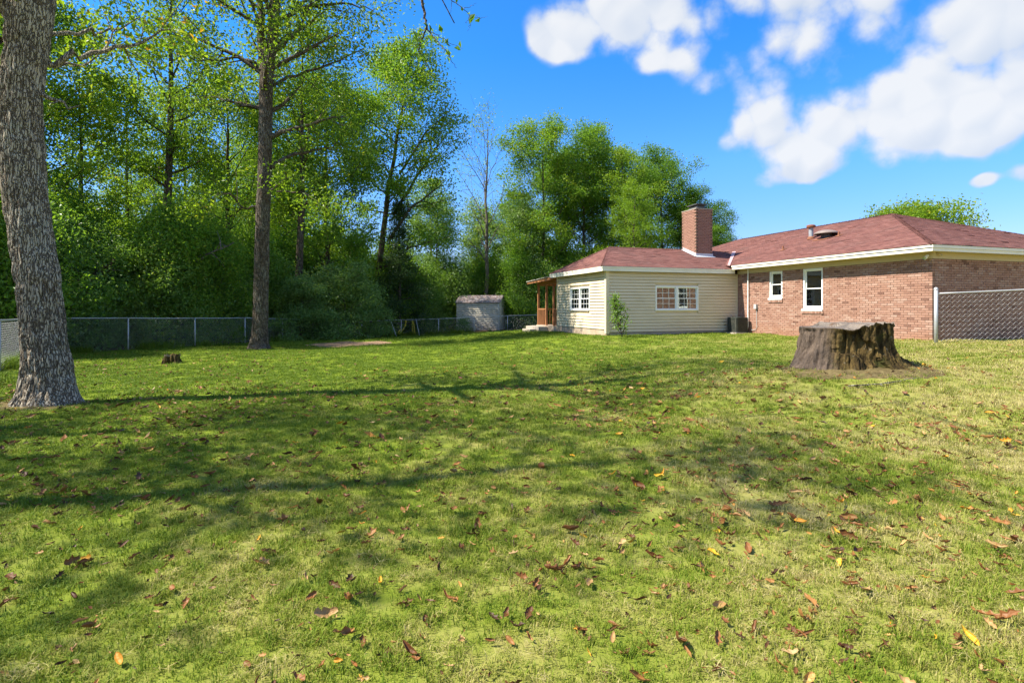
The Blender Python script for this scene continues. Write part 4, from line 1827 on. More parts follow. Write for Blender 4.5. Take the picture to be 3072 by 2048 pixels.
# --- woods beyond the fences, each front tree a thing of its own
TREES = [
    # proto, px, D, scale, sz, label
    ('b', 95, 25, .95, .95, 'yellow green tree behind the left fence, just right of the thick grey trunk'),
    ('a', 15, 23, .90, .90, 'green tree at the left picture edge behind the thick grey trunk'),
    ('d', 245, 27, 1.0, 1.0, 'slim yellow green tree between the thick grey trunk and the dark straight trunk'),
    ('c', 500, 29, 1.05, 1.1, 'tall tree with dark straight trunk between the two big yard trees'),
    ('d', 385, 33, 1.05, 1.0, 'slender pale green tree left of the dark straight trunk'),
    ('b', 555, 36, .95, .95, 'thin trunked yellow green tree right beside the dark straight trunk'),
    ('a', 690, 33, .90, .88, 'green tree filling the gap just left of the middle yard tree'),
    ('c', 895, 33, 1.0, 1.0, 'tree with bare brown trunk seen right of the middle yard tree'),
    ('e', 985, 37, .92, .95, 'dense green tree rising behind the feathery shrub on the fence'),
    ('cedar', 1195, 41, .95, .95, 'narrow dark evergreen in front of the leaning tree'),
    ('f', 1305, 48, .95, .95, 'low grey green tree left of the bare topped tree'),
    ('b', 1295, 50, .80, .78, 'light yellow green tree behind the far corner of the fence'),
    ('bare', 1463, 48, 1.0, 1.02, 'tall thin tree with almost bare branches in the gap before the green clump'),
    ('f', 1440, 54, 1.05, 1.0, 'grey green bushy tree behind the metal shed'),
    ('f', 1560, 49, .95, .90, 'grey green bushy tree between the shed and the porch'),
    ('e', 1625, 50, 1.0, .97, 'tall dense green tree, left top of the clump behind the porch'),
    ('e', 1755, 52, 1.0, .98, 'tall dense green tree, highest of the clump behind the extension roof'),
    ('d', 1880, 49, 1.05, 1.02, 'thin crowned tree with pale stems left of the chimney'),
    ('e', 1985, 53, .88, .88, 'broad green tree just left of the chimney top'),
    ('e', 1690, 56, .95, .90, 'dense green tree in the dip between the two tallest trees of the clump'),
    ('e', 1835, 56, .95, .90, 'dense green tree on the right shoulder of the clump behind the extension'),
    ('a', 1935, 57, 1.0, .86, 'green tree filling the gap left of the chimney, farther back'),
    ('e', 1540, 57, .80, .66, 'dense green tree low behind the porch roof'),
    ('b', 1900, 45, .72, .68, 'low yellow green tree above the ridge of the extension'),
    ('e', 2085, 52, .72, .66, 'green tree directly behind the chimney'),
    ('e', 2150, 50, .50, .47, 'small round green tree right of the chimney'),
]
for i, (k, x_, D, s, sz, lab) in enumerate(TREES):
    tree_obj('bare_tree' if k == 'bare' else 'evergreen_tree' if k == 'cedar' else 'forest_tree', *PR[k], px(x_, D), D, 1.3 * i, s, lab, 'tree', None, sz)
# the leaning tree with the dark heavy crown
lean_l = [([(1.2, 0, 7.0), (3.0, -.3, 9.6), (5.2, 0, 11.2)], .15, True), ([(1.5, .2, 9.0), (3.6, .3, 12.5), (5.5, 0, 15.0)], .14, True),
          ([(2.0, 0, 12), (4.0, -.4, 15.0), (5.6, -.2, 16.5)], .10, True), ([(.8, 0, 5.0), (2.6, .3, 6.6), (5.0, .6, 7.2)], .13, True)]
w_, c_ = make_tree(131, 20.5, .30, .42, 4.3, 26, 'oval', 34, .48, .19, leafmat='leaf_mid', lean=(2.6, 0), limbs=lean_l, cfg=dict(side=3.8))
tree_obj('leaning_tree', w_, c_, px(1118, 41), 41, 0, 1.0, 'big leaning tree with heavy dark crown against the blue sky', 'tree')
w_, c_ = make_tree(132, 6.6, .2, .35, 3.0, 26, 'oval', 55, .45, .17, leafmat='leaf_yel', cfg=dict(side=3.0), wob=.08)
tree_obj('yard_tree', w_, c_, px(2750, 36.5), 36.5, 0, .98, 'tree whose yellow green top shows above the right roof ridge', 'tree')

# shrubs along the wood edge
SHRUBS = [
    ('feather', 1035, 33.5, 1.10, 'grey green feathery shrub spilling over the back fence', 'shrub'),
    ('feather', 905, 31.0, .85, 'smaller feathery shrub behind the fence, right of the middle yard tree', 'shrub'),
    ('s3', 640, 27.5, .95, 'broad leafy shrub behind the fence, left of the middle yard tree', 'shrub'),
    ('s1', 470, 24.5, .85, 'dark glossy shrub behind the fence below the dark straight trunk', 'shrub'),
    ('s1', 300, 22.8, .85, 'dark glossy shrub behind the fence, right of the thick grey trunk', 'shrub'),
    ('s2', 395, 26.5, 1.0, 'pale shrub hanging over the fence above the small stump', 'shrub'),
    ('s3', 190, 23.5, .95, 'tall leafy shrub behind the corner of the left fence', 'shrub'),
    ('s1', 30, 21.0, 1.0, 'dark shrub behind the left fence at the picture edge', 'shrub'),
    ('s1', 780, 31.5, 1.05, 'dark shrub right behind the middle yard tree', 'shrub'),
    ('s3', 1165, 43.0, 1.15, 'leafy shrub behind the far corner of the fence', 'shrub'),
    ('s1', 1260, 44.0, 1.05, 'dark shrub behind the fence where the yellow ropes hang', 'shrub'),
    ('s1', 1345, 47.5, 1.15, 'dark shrub just left of the metal shed', 'shrub'),
    ('s3', 1555, 47.0, 1.05, 'leafy shrub just right of the metal shed', 'shrub'),
    ('s1', 1610, 47.0, 1.0, 'dark shrub seen through the porch posts', 'shrub'),
]
for i, (k, x_, D, s, lab, cat) in enumerate(SHRUBS):
    tree_obj('feathery_shrub' if k == 'feather' else 'shrub', *PR[k], px(x_, D), D, 2.1 * i, s, lab, cat)


# --- the rest of the wood reads as one mass
def joined(pair):
    w, c = pair
    mb = MB()
    me = bpy.data.meshes.new('forest_tree')
    nv = len(w.vertices)
    vw = np.empty(nv * 3)
    w.vertices.foreach_get('co', vw)
    vc = np.empty(len(c.vertices) * 3)
    c.vertices.foreach_get('co', vc)
    fw = [tuple(p.vertices) for p in w.polygons]
    fc = [tuple(i + nv for i in p.vertices) for p in c.polygons]
    me.from_pydata(np.vstack([vw.reshape(-1, 3), vc.reshape(-1, 3)]), [], fw + fc)
    a = me.attributes.new('tone', 'FLOAT', 'POINT')
    tt = np.empty(len(c.vertices), np.float32)
    c.attributes['tone'].data.foreach_get('value', tt)
    a.data.foreach_set('value', np.concatenate([np.zeros(nv, np.float32), tt]))
    me.materials.append(w.materials[0])
    me.materials.append(c.materials[0])
    me.polygons.foreach_set('material_index', [0] * len(fw) + [1] * len(fc))
    return me


def build_woods():
    rng = np.random.default_rng(77)
    kinds = [joined(PR[k]) for k in ('a', 'b', 'c', 'd', 'f', 's1', 's3', 's2')]
    pts, scl, idx = [], [], []

    def put(x, y, k, s):
        pts.append((x, y, G(x, y)))
        idx.append(k)
        scl.append(s)
    tries = 0
    while len(pts) < 64 and tries < 4000:          # trees
        tries += 1
        D = 39 + 52 * rng.random()
        p_ = 20 + 1980 * rng.random()
        x, y = px(p_, D), D
        if woods_mask(x, y) < 1 or (p_ > 1480 and D < 58):
            continue
        if p_ > 1050 and D < 47:
            continue
        if any((x - q[0]) ** 2 + (y - q[1]) ** 2 < 9 for q in pts):
            continue
        lim = 1.0 if p_ < 1000 else .52
        put(x, y, int(rng.integers(0, 5)), (.75 + .3 * rng.random()) * lim)
    for _ in range(230):                            # understorey
        u = rng.random()
        if u < .5:
            s = rng.random()
            i = np.searchsorted([.2, .45, .7, 1.0], s)
            b = FENCE_B[min(i, 3)] + (FENCE_B[min(i, 3) + 1] - FENCE_B[min(i, 3)]) * rng.random()
            x, y = b + np.array([-2.2 - 9 * rng.random() ** 1.4, 1.0 + 3 * rng.random()])
        elif u < .85:
            b = FENCE_C[0] + (FENCE_C[1] - FENCE_C[0]) * (rng.random() * 1.6 - .15)
            x, y = b + np.array([rng.normal(), 2.8 + 9 * rng.random() ** 1.4])
            if 1340 < 1536 + F * x / y < 1545 and y < 49:
                continue
        else:
            x, y = -17 - 5 * rng.random(), 15 + 9 * rng.random()
        if woods_mask(x, y) < 1:
            continue
        put(x, y, int(rng.choice([5, 5, 6, 7])), .6 + .5 * rng.random())
    n = len(pts)
    R = np.stack([np.zeros(n), np.zeros(n), rng.random(n) * 6.283], 1)
    scatter('background_woods', np.array(pts), R, np.array(scl), np.array(idx), kinds, 'mass of trees and undergrowth filling the woods behind the front trees', 'woods')


build_woods()


# --- the two big yard trees
def bark_trunk(name, P, R, mat, sides, rings, amp, seed, flare, scale=1.0):
    """thick trunk with furrowed bark modelled in the surface"""
    P, R = np.array(P, float), np.array(R, float)
    t0 = np.linspace(0, 1, len(P))
    t = np.linspace(0, 1, rings)
    C = np.stack([np.interp(t, t0, P[:, k]) for k in range(3)], 1)
    # smooth centre line
    ker = np.hanning(max(5, rings // 8) | 1)
    ker /= ker.sum()
    pad = len(ker) // 2
    C = np.stack([np.convolve(np.pad(C[:, k], pad, mode='reflect', reflect_type='odd'), ker, 'valid') for k in range(3)], 1)
    r = np.interp(t, t0, R)
    r = np.convolve(np.pad(r, pad, mode='reflect', reflect_type='odd'), ker, 'valid')
    th = np.linspace(0, 2 * math.pi, sides, endpoint=False)
    TH, RR = np.meshgrid(th, r)
    ZZ = np.repeat(C[:, 2:3], sides, 1)
    q = np.stack([np.cos(TH) * .42, np.sin(TH) * .42, ZZ], -1).reshape(-1, 3)
    w = fbm(q * np.array([3, 3, 1.6]), seed + 5, 3) - .5
    qq = q * np.array([19, 19, 3.0]) * scale
    qq[:, 0] += w * 3.5
    qq[:, 1] -= w * 3.5
    a = 1 - np.abs(2 * vnoise(qq, seed) - 1)
    b = 1 - np.abs(2 * vnoise(qq * 1.9 + 7, seed + 1) - 1)
    d = -(a ** 2.2) * amp - b ** 2 * amp * .45 + (fbm(q * 2.0, seed + 9, 3) - .5) * amp * 2.6
    hgt = np.clip(q[:, 2] - C[0, 2], 0, None)
    lob = .55 + .9 * fbm(np.stack([np.cos(TH).ravel() * 1.6, np.sin(TH).ravel() * 1.6, TH.ravel() * 0 + seed], 1), seed + 3, 2)
    fl = flare * np.exp(-hgt / .30) * lob
    rad = RR.ravel() + d + fl
    V = np.stack([np.repeat(C[:, 0:1], sides, 1).ravel() + np.cos(TH).ravel() * rad,
                  np.repeat(C[:, 1:2], sides, 1).ravel() + np.sin(TH).ravel() * rad, q[:, 2]], 1)
    i = np.arange(rings - 1)[:, None] * sides
    k = np.arange(sides)[None, :]
    Q = np.stack([i + k, i + (k + 1) % sides, i + sides + (k + 1) % sides, i + sides + k], -1).reshape(-1, 4)
    mb = MB()
    mb.add(V, Q)
    me = mb.mesh(name)
    me.materials.append(mat)
    return me, C, r


def hero(name, x, y, trunk_px, D, mat, label, seed, H, limbs, amp, flare, sides, rings, **kw):
    """trunk_px: rows (photo row, photo column of the centre, width) read off the photograph at distance D"""
    g = G(x, y)
    P, R = [], []
    for (row, colm, wd) in trunk_px:
        P.append((px(colm, D) - x, 0.0, CH + (HZ - row) / F * D - g))
        R.append(wd / F * D / 2)
    top = P[-1]
    for k in range(1, 5):                       # continue above the picture
        f = k / 4
        P.append((top[0] + kw.get('toplean', .3) * f, .3 * f, top[2] + (H - top[2]) * f))
        R.append(R[len(trunk_px) - 1] * (1 - .92 * f))
    P[0] = (P[0][0], P[0][1], -.15)
    me, C, r = bark_trunk('trunk', P, R, mat, sides, rings, amp, seed, flare)
    e = empty(name, (x, y, g))
    tag(e, label, 'tree')
    link('trunk', me, e)
    kw.pop('toplean', None)
    w, c = make_tree(seed, H, .3, trunk=(C, r), limbs=limbs, **kw)
    w.materials.clear()
    w.materials.append(mat)
    link('branches', w, e)
    link('crown', c, e)
    return e


LX, LD = px(140, 8.6), 8.6


def lp(row, colm, dy=0.0, D=LD, x=LX):
    """photo row/column at distance D+dy -> local point of a yard tree"""
    return (px(colm, D + dy) - x, dy, CH + (HZ - row) / F * (D + dy) - G(x, D))


hero('oak_tree', LX, LD,
     [(1205, 142, 128), (1100, 144, 122), (1000, 132, 120), (830, 114, 112), (700, 90, 116), (520, 70, 114), (300, 58, 110), (130, 80, 112), (0, 96, 116)],
     LD, M['bark'], 'thick grey barked oak trunk at the left edge of the lawn', 201, 15.5,
     [([lp(190, 120, .1), lp(165, 250, .5), lp(135, 400, 1.0), lp(80, 520, 1.6)], .055, True),
      ([lp(205, 110, .1), lp(192, 240, .9), lp(160, 330, 1.6)], .03, True),
      ([lp(290, 110, .0), lp(300, 190, .15), lp(318, 232, .2)], .045, False),
      ([lp(115, 130, .2), lp(100, 260, .9), lp(90, 340, 1.6), lp(60, 470, 2.5)], .04, True),
      ([lp(40, 40, -.1), lp(-30, -30, -.3), lp(-140, -150, -.6)], .16, True),
      ([lp(120, 0, 0), lp(110, -80, .2), lp(60, -220, .6)], .06, True)],
     .030, .24, 190, 500, base=.46, spread=3.5, n1=22, shape='oval', per=17, sig=.36, leaf=.105, leafmat='leaf_oak', cfg=dict(side=3.2), bark='bark')

MX, MD = px(776, 22.6), 22.6


def mp(row, colm, dy=0.0):
    return lp(row, colm, dy, MD, MX)


hero('oak_tree', MX, MD,
     [(1050, 776, 50), (1000, 780, 45), (900, 783, 44), (760, 785, 43), (620, 790, 41), (480, 795, 40), (330, 797, 39), (220, 798, 40), (120, 818, 35), (0, 826, 31)],
     MD, M['bark2'], 'tall dark trunked oak standing in the middle of the left lawn', 202, 15.0,
     [([mp(505, 815), mp(470, 870, .2), mp(452, 940, .3), mp(446, 995, .4), mp(415, 1018, .4)], .10, True),
      ([mp(410, 815), mp(390, 870, -.2), mp(365, 960, -.4), mp(345, 1035, -.5)], .11, True),
      ([mp(150, 830), mp(115, 860), mp(100, 890, .1), mp(60, 912, .2), mp(-60, 960, .4)], .13, True),
      ([mp(205, 785), mp(180, 745, -.1), mp(170, 715, -.2), mp(182, 650, -.4), mp(178, 570, -.7)], .09, True),
      ([mp(215, 790), mp(120, 783, .3), mp(0, 781, .5), mp(-90, 774, .7), mp(-190, 765, .9)], .21, True),
      ([mp(620, 772), mp(626, 735, -.2), mp(580, 690, -.5), mp(575, 655, -.6), mp(640, 620, -.9)], .045, True),
      ([mp(570, 815, -.2), mp(540, 850, -.5), mp(530, 880, -.6)], .04, True),
      ([mp(575, 830, -.5), mp(580, 920, -.8), mp(610, 960, -1.0), mp(632, 1005, -1.2)], .035, True),
      ([mp(260, 800), mp(230, 880, .6), mp(190, 1000, 1.0), mp(150, 1090, 1.2)], .08, True),
      ([mp(330, 790), mp(310, 720, .4), mp(290, 640, .9), mp(300, 580, 1.2)], .07, True),
      ([mp(60, 830), mp(20, 930, .5), mp(10, 1040, .8), mp(30, 1120, .9)], .09, True)],
     .014, .22, 72, 420, base=.64, spread=4.4, n1=16, shape='oval', per=28, sig=.45, leaf=.135, leafmat='leaf_oak', cfg=dict(side=3.4), bark='bark2')

# --- yard trees standing left of the picture and behind the viewer (their shade falls on the lawn)
w_, c_ = make_tree(211, 16.5, .30, .34, 3.2, 24, 'oval', 13, .42, .18, leafmat='leaf_oak', cfg=dict(side=3.3), keep=.85)
tree_obj('oak_tree', w_, c_, -13.4, 5.0, .4, .86, 'oak outside the left fence, out of view beside the lawn', 'tree')
w_, c_ = make_tree(212, 14.5, .26, .50, 3.0, 18, 'oval', 9, .40, .17, leafmat='leaf_oak', cfg=dict(side=3.0), keep=.7)
tree_obj('oak_tree', w_, c_, -9.2, 3.2, .4, .95, 'slim oak out of view to the left of the viewer', 'tree')
# overhead tree whose hanging twigs dip into the top of the picture
w_, c_ = make_tree(213, 13.5, .26, .45, 3.4, 16, 'oval', 9, .36, .15, leafmat='leaf_oak',
                   limbs=[([(.1, .4, 8.2), (1.6, 3.5, 9.2), (3.2, 7.0, 9.0), (3.9, 9.0, 7.7)], .07, False)], cfg=dict(side=3.0))
OX, OY = -5.0, -3.0
ov = tree_obj('overhanging_tree', w_, c_, OX, OY, 0, 1.0, 'overhead tree with thin hanging twigs dipping into the top of the sky', 'tree')


def twig_part():
    rng = np.random.default_rng(31)
    mb = MB()
    D = 6.2
    g = G(OX, OY)

    def tp(row, colm, dy=0.0):
        return np.array((px(colm, D + dy) - OX, D + dy - OY, CH + (HZ - row) / F * (D + dy) - g))
    L = []

    def run(pts, r0, r1):
        pts = np.array(pts)
        tt = np.linspace(0, len(pts) - 1, len(pts) * 4)
        f = np.stack([np.interp(tt, range(len(pts)), pts[:, k]) for k in range(3)], 1)
        f[1:-1] += rng.normal(size=(len(f) - 2, 3)) * .006
        mb.tube(f, np.linspace(r0, r1, len(f)), 5)
        return f
    run([(-1.1 - OX + .0, 6.0 - OY, 8.0), tp(-40, 1262, .05), tp(0, 1266), tp(60, 1277), tp(88, 1281)], .022, .012)
    L += [run([tp(86, 1280), tp(105, 1270), tp(130, 1262), tp(153, 1255, .1), tp(185, 1275, .15), tp(212, 1292, .2)], .011, .003)]
    L += [run([tp(86, 1281), tp(100, 1292), tp(120, 1308, -.1), tp(150, 1335, -.2), tp(180, 1353, -.2), tp(205, 1370, -.2)], .009, .002)]
    L += [run([tp(92, 1285), tp(110, 1318, .1), tp(130, 1350, .2), tp(146, 1388, .3)], .005, .0015)]
    L += [run([tp(84, 1278), tp(100, 1264, -.1), tp(125, 1252, -.2), tp(140, 1243, -.2)], .004, .0015)]
    L += [run([tp(-420, 1250, .1), tp(-200, 1290, .2), tp(-60, 1318, .3), tp(-20, 1332, .3), tp(5, 1355, .3), tp(25, 1390, .3), tp(50, 1412, .3), tp(55, 1440, .3)], .010, .0015)]
    for s, e in (((5, 1355), (45, 1350)), ((45, 1405), (85, 1412)), ((25, 1390), (10, 1430)), ((50, 1412), (70, 1395)), ((50, 1415), (95, 1402)), ((55, 1425), (50, 1462))):
        run([tp(*s, .3), tp((s[0] + e[0]) / 2 + 3, (s[1] + e[1]) / 2, .3), tp(*e, .3)], .003, .001)
    C = []
    for f in L[:4]:
        for _ in range(9):
            C.append(f[rng.integers(4, len(f))] + rng.normal(size=3) * .045)
    for _ in range(6):
        C.append(L[4][rng.integers(10, len(L[4]))] + rng.normal(size=3) * .03)
    me = mb.mesh('hanging_twig', True)
    me.materials.append(M['bark2'])
    t_ = link('hanging_twig', me, ov)
    lm = leaf_mesh('twig_leaves', np.array(C), rng.random(len(C)), .085, rng, M['leaf_mid'], up=.1)
    link('twig_leaves', lm, t_)


twig_part()

# ------------------------------------------------------------------ stumps
def _stump(t, b):
    p = wpos(t)
    q = t.mapping(p, (1, 1, .3))
    n = t.noise(q, 9, 7, .72, .4)
    c = t.ramp(n, [(.30, (.012, .009, .005)), (.44, (.045, .031, .013)), (.55, (.12, .08, .028)), (.68, (.21, .145, .05)), (.8, (.28, .24, .15))])
    moss = t.smooth(t.noise(p, 3.1, 5, .7), .5, .66)
    c = t.mix(t.math('MULTIPLY', moss, .65), c, (.055, .062, .014))
    lich = t.smooth(t.noise(p, 7.5, 5, .7), .62, .72)
    c = t.mix(t.math('MULTIPLY', lich, .6), c, (.34, .35, .30))
    sp = t.new('ShaderNodeSeparateXYZ')
    t.l.new(lpos(t), sp.inputs[0])
    # remaining bark on the left flank: greyer brown
    left = t.smooth(sp.outputs[0], -.42, -.62)
    bark = t.mix(t.noise(t.mapping(p, (1, 1, .2)), 26, 5, .7), (.06, .042, .03), (.22, .165, .125))
    c = t.mix(left, c, bark)
    t.put(b.inputs['Base Color'], c)
    bump(t, b, t.math('ADD', n, t.math('MULTIPLY', t.noise(t.mapping(p, (1, 1, .4)), 40, 4, .7), .5)), 1.0, .05)


M['stump'] = material('rotting_stump_wood', _stump, .95, .12)


def _cut(t, b):
    p = lpos(t)
    wv = t.new('ShaderNodeTexWave', wave_type='RINGS', rings_direction='Z')
    wv.inputs['Scale'].default_value = 9.0
    wv.inputs['Distortion'].default_value = 5.0
    wv.inputs['Detail'].default_value = 3.0
    t.l.new(p, wv.inputs['Vector'])
    c = t.mix(wv.outputs['Fac'], (.12, .095, .075), (.23, .195, .16))
    c = t.mix(t.smooth(t.noise(p, 5, 6, .7), .5, .7), c, (.12, .07, .04))
    t.put(b.inputs['Base Color'], c)
    bump(t, b, t.noise(p, 30, 5, .7), .6, .01)


M['cut'] = material('weathered_cut_wood', _cut, .9, .15)


def make_stump(name, x, y, rx, ry, h, seed, label, flare=.25, steps=True, ns=220, nr=70, zoff=0.0):
    rng = np.random.default_rng(seed)
    g = G(x, y) + zoff
    e = empty(name, (x, y, g))
    tag(e, label, 'tree stump')
    th = np.linspace(0, 2 * math.pi, ns, endpoint=False)
    ct, sn = np.cos(th), np.sin(th)
    lob = fbm(np.stack([ct * 1.7, sn * 1.7, th * 0 + seed], 1), seed, 3)
    fine = fbm(np.stack([ct * 5, sn * 5, th * 0 + seed], 1), seed + 2, 3)
    # top edge: lower sawn shelf on the left, higher broken rim to the right
    top = np.full(ns, h)
    if steps:
        # the left (-x) third is the lower level cut
        lft = np.clip((-ct - .12) / .22, 0, 1)
        jag = vnoise(np.stack([ct * 17, sn * 17, th * 0], 1), seed + 12)
        top = h - .075 * lft + .075 * (jag - .6) * (1 - lft) * np.clip(-sn * 2, .25, 1) + .02 * (fine - .5) - .05 * np.clip((-sn - .1), 0, 1) * np.clip(1 - np.abs(ct + .25) * 2.4, 0, 1)
    else:
        top = h * (.85 + .3 * fine)
    V = []
    tt = np.linspace(0, 1, nr)
    for t in tt:
        z = -.18 + (top + .18) * t
        hh = np.clip(z, 0, None) / h
        fl = flare * np.clip(1 - hh, 0, 1.3) ** 2.6 * (.35 + 1.3 * lob) * (1 - .45 * np.clip(-ct, 0, 1))
        r = 1.0 + fl / rx
        hollow = 0
        dn = (fbm(np.stack([ct * 6.0 * rx, sn * 6.0 * rx, z * 2.6], 1), seed + 4, 5) - .5)
        dn2 = 1 - np.abs(2 * vnoise(np.stack([ct * 19 * rx, sn * 19 * rx, z * 2.2], 1), seed + 6) - 1)
        dn3 = (vnoise(np.stack([ct * 3.1 * rx, sn * 3.1 * rx, z * 3.4], 1), seed + 8) > .68) * 1.0
        bark_side = np.clip((-ct - .5) * 4, 0, 1)
        disp = dn * .26 - dn2 ** 2 * .06 - dn3 * .07 * (1 - bark_side)
        edge = np.clip((1 - t) * 12, .25, 1)
        rr_ = r + disp * edge / rx * (1 - .25 * bark_side)
        V.append(np.stack([ct * rx * rr_, sn * ry * rr_, z], 1))
    V = np.vstack(V)
    i = np.arange(nr - 1)[:, None] * ns
    k = np.arange(ns)[None, :]
    Q = np.stack([i + k, i + (k + 1) % ns, i + ns + (k + 1) % ns, i + ns + k], -1).reshape(-1, 4)
    mb = MB()
    mb.add(V, Q)
    mb.build('stump_side', M['stump'], e)
    # cut face, with the two saw levels
    rim = V[-ns:]
    mb = MB()
    rings = [rim]
    for f in (.96, .8, .6, .4, .2):
        xy = rim[:, :2] * f
        if steps:
            lft = np.clip((-xy[:, 0] / rx - .10) / .10, 0, 1)
            z = h - .062 * lft + .012 * (fbm(np.stack([xy[:, 0] * 8, xy[:, 1] * 8, xy[:, 0] * 0], 1), 6) - .5) - .012
            z = np.minimum(z, h + .01)
        else:
            z = np.full(ns, h * .8) + .05 * (fbm(np.stack([xy[:, 0] * 12, xy[:, 1] * 12, xy[:, 0] * 0], 1), 6) - .5)
        rings.append(np.stack([xy[:, 0], xy[:, 1], z], 1))
    V2 = np.vstack(rings)
    m = len(rings)
    i = np.arange(m - 1)[:, None] * ns
    Q = np.stack([i + k, i + (k + 1) % ns, i + ns + (k + 1) % ns, i + ns + k], -1).reshape(-1, 4)
    mb.add(V2, Q)
    mb.f.append(tuple(range((m - 1) * ns, m * ns)))
    mb.build('cut_face', M['cut'], e)
    return e


SX, SY = 5.44, 8.95
stump = make_stump('tree_stump', SX, SY, .70, .62, .72, 41, 'huge mossy rotting tree stump on a grassy mound before the brick wall', zoff=-.07)
make_stump('tree_stump', px(518, 15.6), 15.6, .22, .2, .26, 52, 'small dark stump low in the grass on the left lawn', .08, False, 80, 24)



# ------------------------------------------------------------------ chain link fences


def chain_fence(name, run, hgt, label, wmat='wire', spacing=3.0, dia=.10, wire=.0022, rail_r=.021, post_r=.028, end_caps=(True, True), rise=0.0, top_gap=0.0, end_up=.05):
    run = np.asarray(run, float)
    seg = np.linalg.norm(np.diff(run, axis=0), axis=1)
    cum = np.concatenate([[0], np.cumsum(seg)])
    Ltot = cum[-1]

    def pt(s):
        return np.array([np.interp(s, cum, run[:, 0]), np.interp(s, cum, run[:, 1])])
    p0 = run[0]
    e = empty(name, (p0[0], p0[1], G(*p0)))
    tag(e, label, 'fence')
    o3 = np.array([p0[0], p0[1], G(*p0)])
    n = max(1, int(round(Ltot / spacing)))
    ss = np.linspace(0, Ltot, n + 1)
    gsm = {}

    def gtop(s):
        # rail follows straight lines between post tops
        i = min(int(np.searchsorted(ss, s, 'right')) - 1, n - 1)
        a, b = ss[i], ss[i + 1]
        za, zb = (gsm.setdefault(i, G(*pt(a))), gsm.setdefault(i + 1, G(*pt(b))))
        f = (s - a) / (b - a)
        return za + (zb - za) * f + hgt + rise * s / Ltot
    for i, s in enumerate(ss):
        p = pt(s)
        z0, z1 = G(*p) - .2, gtop(s)
        r = post_r * (1.35 if i in (0, n) else 1)
        mb = MB()
        mb.tube([np.array([p[0], p[1], z0]) - o3, np.array([p[0], p[1], z1 + (end_up if i in (0, n) else -.02)]) - o3], r, 10)
        if i in (0, n):
            lathe(mb, np.array([p[0], p[1], z1 + end_up]) - o3, [(r * 1.12, -.03), (r * 1.12, .0), (r * .8, .025), (r * .2, .04)], 10)
        mb.build('post', M['galv'], e, True)
    mb = MB()
    for i in range(n):
        m = 6
        P = []
        for k in range(m + 1):
            s = ss[i] + (ss[i + 1] - ss[i]) * k / m
            p = pt(s)
            P.append(np.array([p[0], p[1], gtop(s) - .01 * math.sin(math.pi * k / m)]) - o3)
        mb.tube(P, rail_r, 8)
    mb.build('top_rail', M['galv'], e, True)
    # woven wire: each wire zig-zags from bottom to top, hooked into its neighbour
    nw = int(Ltot / (dia / 2))
    rows = int((hgt - .04) / (dia / 2))
    mb = MB()
    for w in range(nw):
        s0 = (w + .5) * dia / 2
        P = []
        zt = gtop(min(s0, Ltot)) - .015
        for r in range(rows + 1):
            s = min(max(s0 + (dia / 4 + .001) * (1 if (r + w) % 2 else -1), 0), Ltot)
            p = pt(s)
            t = unit(pt(min(s + .05, Ltot)) - pt(max(s - .05, 0)))
            nn = np.array([-t[1], t[0]])
            off = .004 * (1 if (r + w) % 2 else -1)
            P.append(np.array([p[0] + nn[0] * off, p[1] + nn[1] * off, zt - top_gap - (zt - top_gap - (G(*p) if r == rows and False else zt - hgt + .03)) * r / rows]) - o3)
        mb.tube(P, wire, 3, cap=False)
    o = mb.build('wire_mesh', M[wmat], e)
    o['kind'] = 'stuff'
    return e


chain_fence('chain_link_fence', FENCE_A, 1.22, 'chain link fence along the left edge behind the thick grey trunk', dia=.055, wire=.0010)
chain_fence('chain_link_fence', FENCE_B + np.array([[.05, .1], [0, 0], [0, 0], [0, 0], [-.05, -.05]]), 1.22, 'chain link fence running behind the two big yard trees to the far corner', 'galv', wire=.0021)
chain_fence('chain_link_fence', FENCE_C + np.array([[.08, .02], [0, 0]]), 1.18, 'far chain link fence passing in front of the metal shed to the porch', 'galv', wire=.0021)
RF = np.array([(px(2808, 14.6), 14.6), (14.6, 13.6)])
chain_fence('chain_link_fence', RF, 1.33, 'near chain link fence starting at the right corner of the brick wall', 'galv', spacing=3.2, dia=.12, wire=.0025, post_r=.034, rail_r=.019, rise=.13, end_up=.13)

# thin poles leaning in the fence and yellow ropes hanging from it
for (c0, c1, r0, r1, lab) in ((1096, 1106, 980, 1016, 'thin grey pole leaning on the far fence, leftmost of three'),
                              (1172, 1190, 966, 1010, 'thin grey pole leaning on the far fence between pole and yellow rope'),
                              (1248, 1259, 963, 1006, 'thin grey pole leaning on the far fence right of the yellow ropes')):
    D = 38.5 + (px(c0, 40) + 10.6) * (5.5 / 12.8)
    mb = MB()
    b = np.array([px(c1, D - .45), D - .45, G(px(c1, D - .45), D - .45) - .05])
    t = np.array([px(c0, D), D - .04, CH + (HZ - r0 + 6) / F * D])
    mb.tube([np.zeros(3), (t - b) * .5, t - b], .032, 8)
    lathe(mb, t - b, [(.036, -.05), (.036, .0), (.02, .012)], 8)
    o = mb.build('metal_pole', M['galv'], None, True)
    o.location = b
    tag(o, lab, 'pole', 'poles leaning on the far fence')
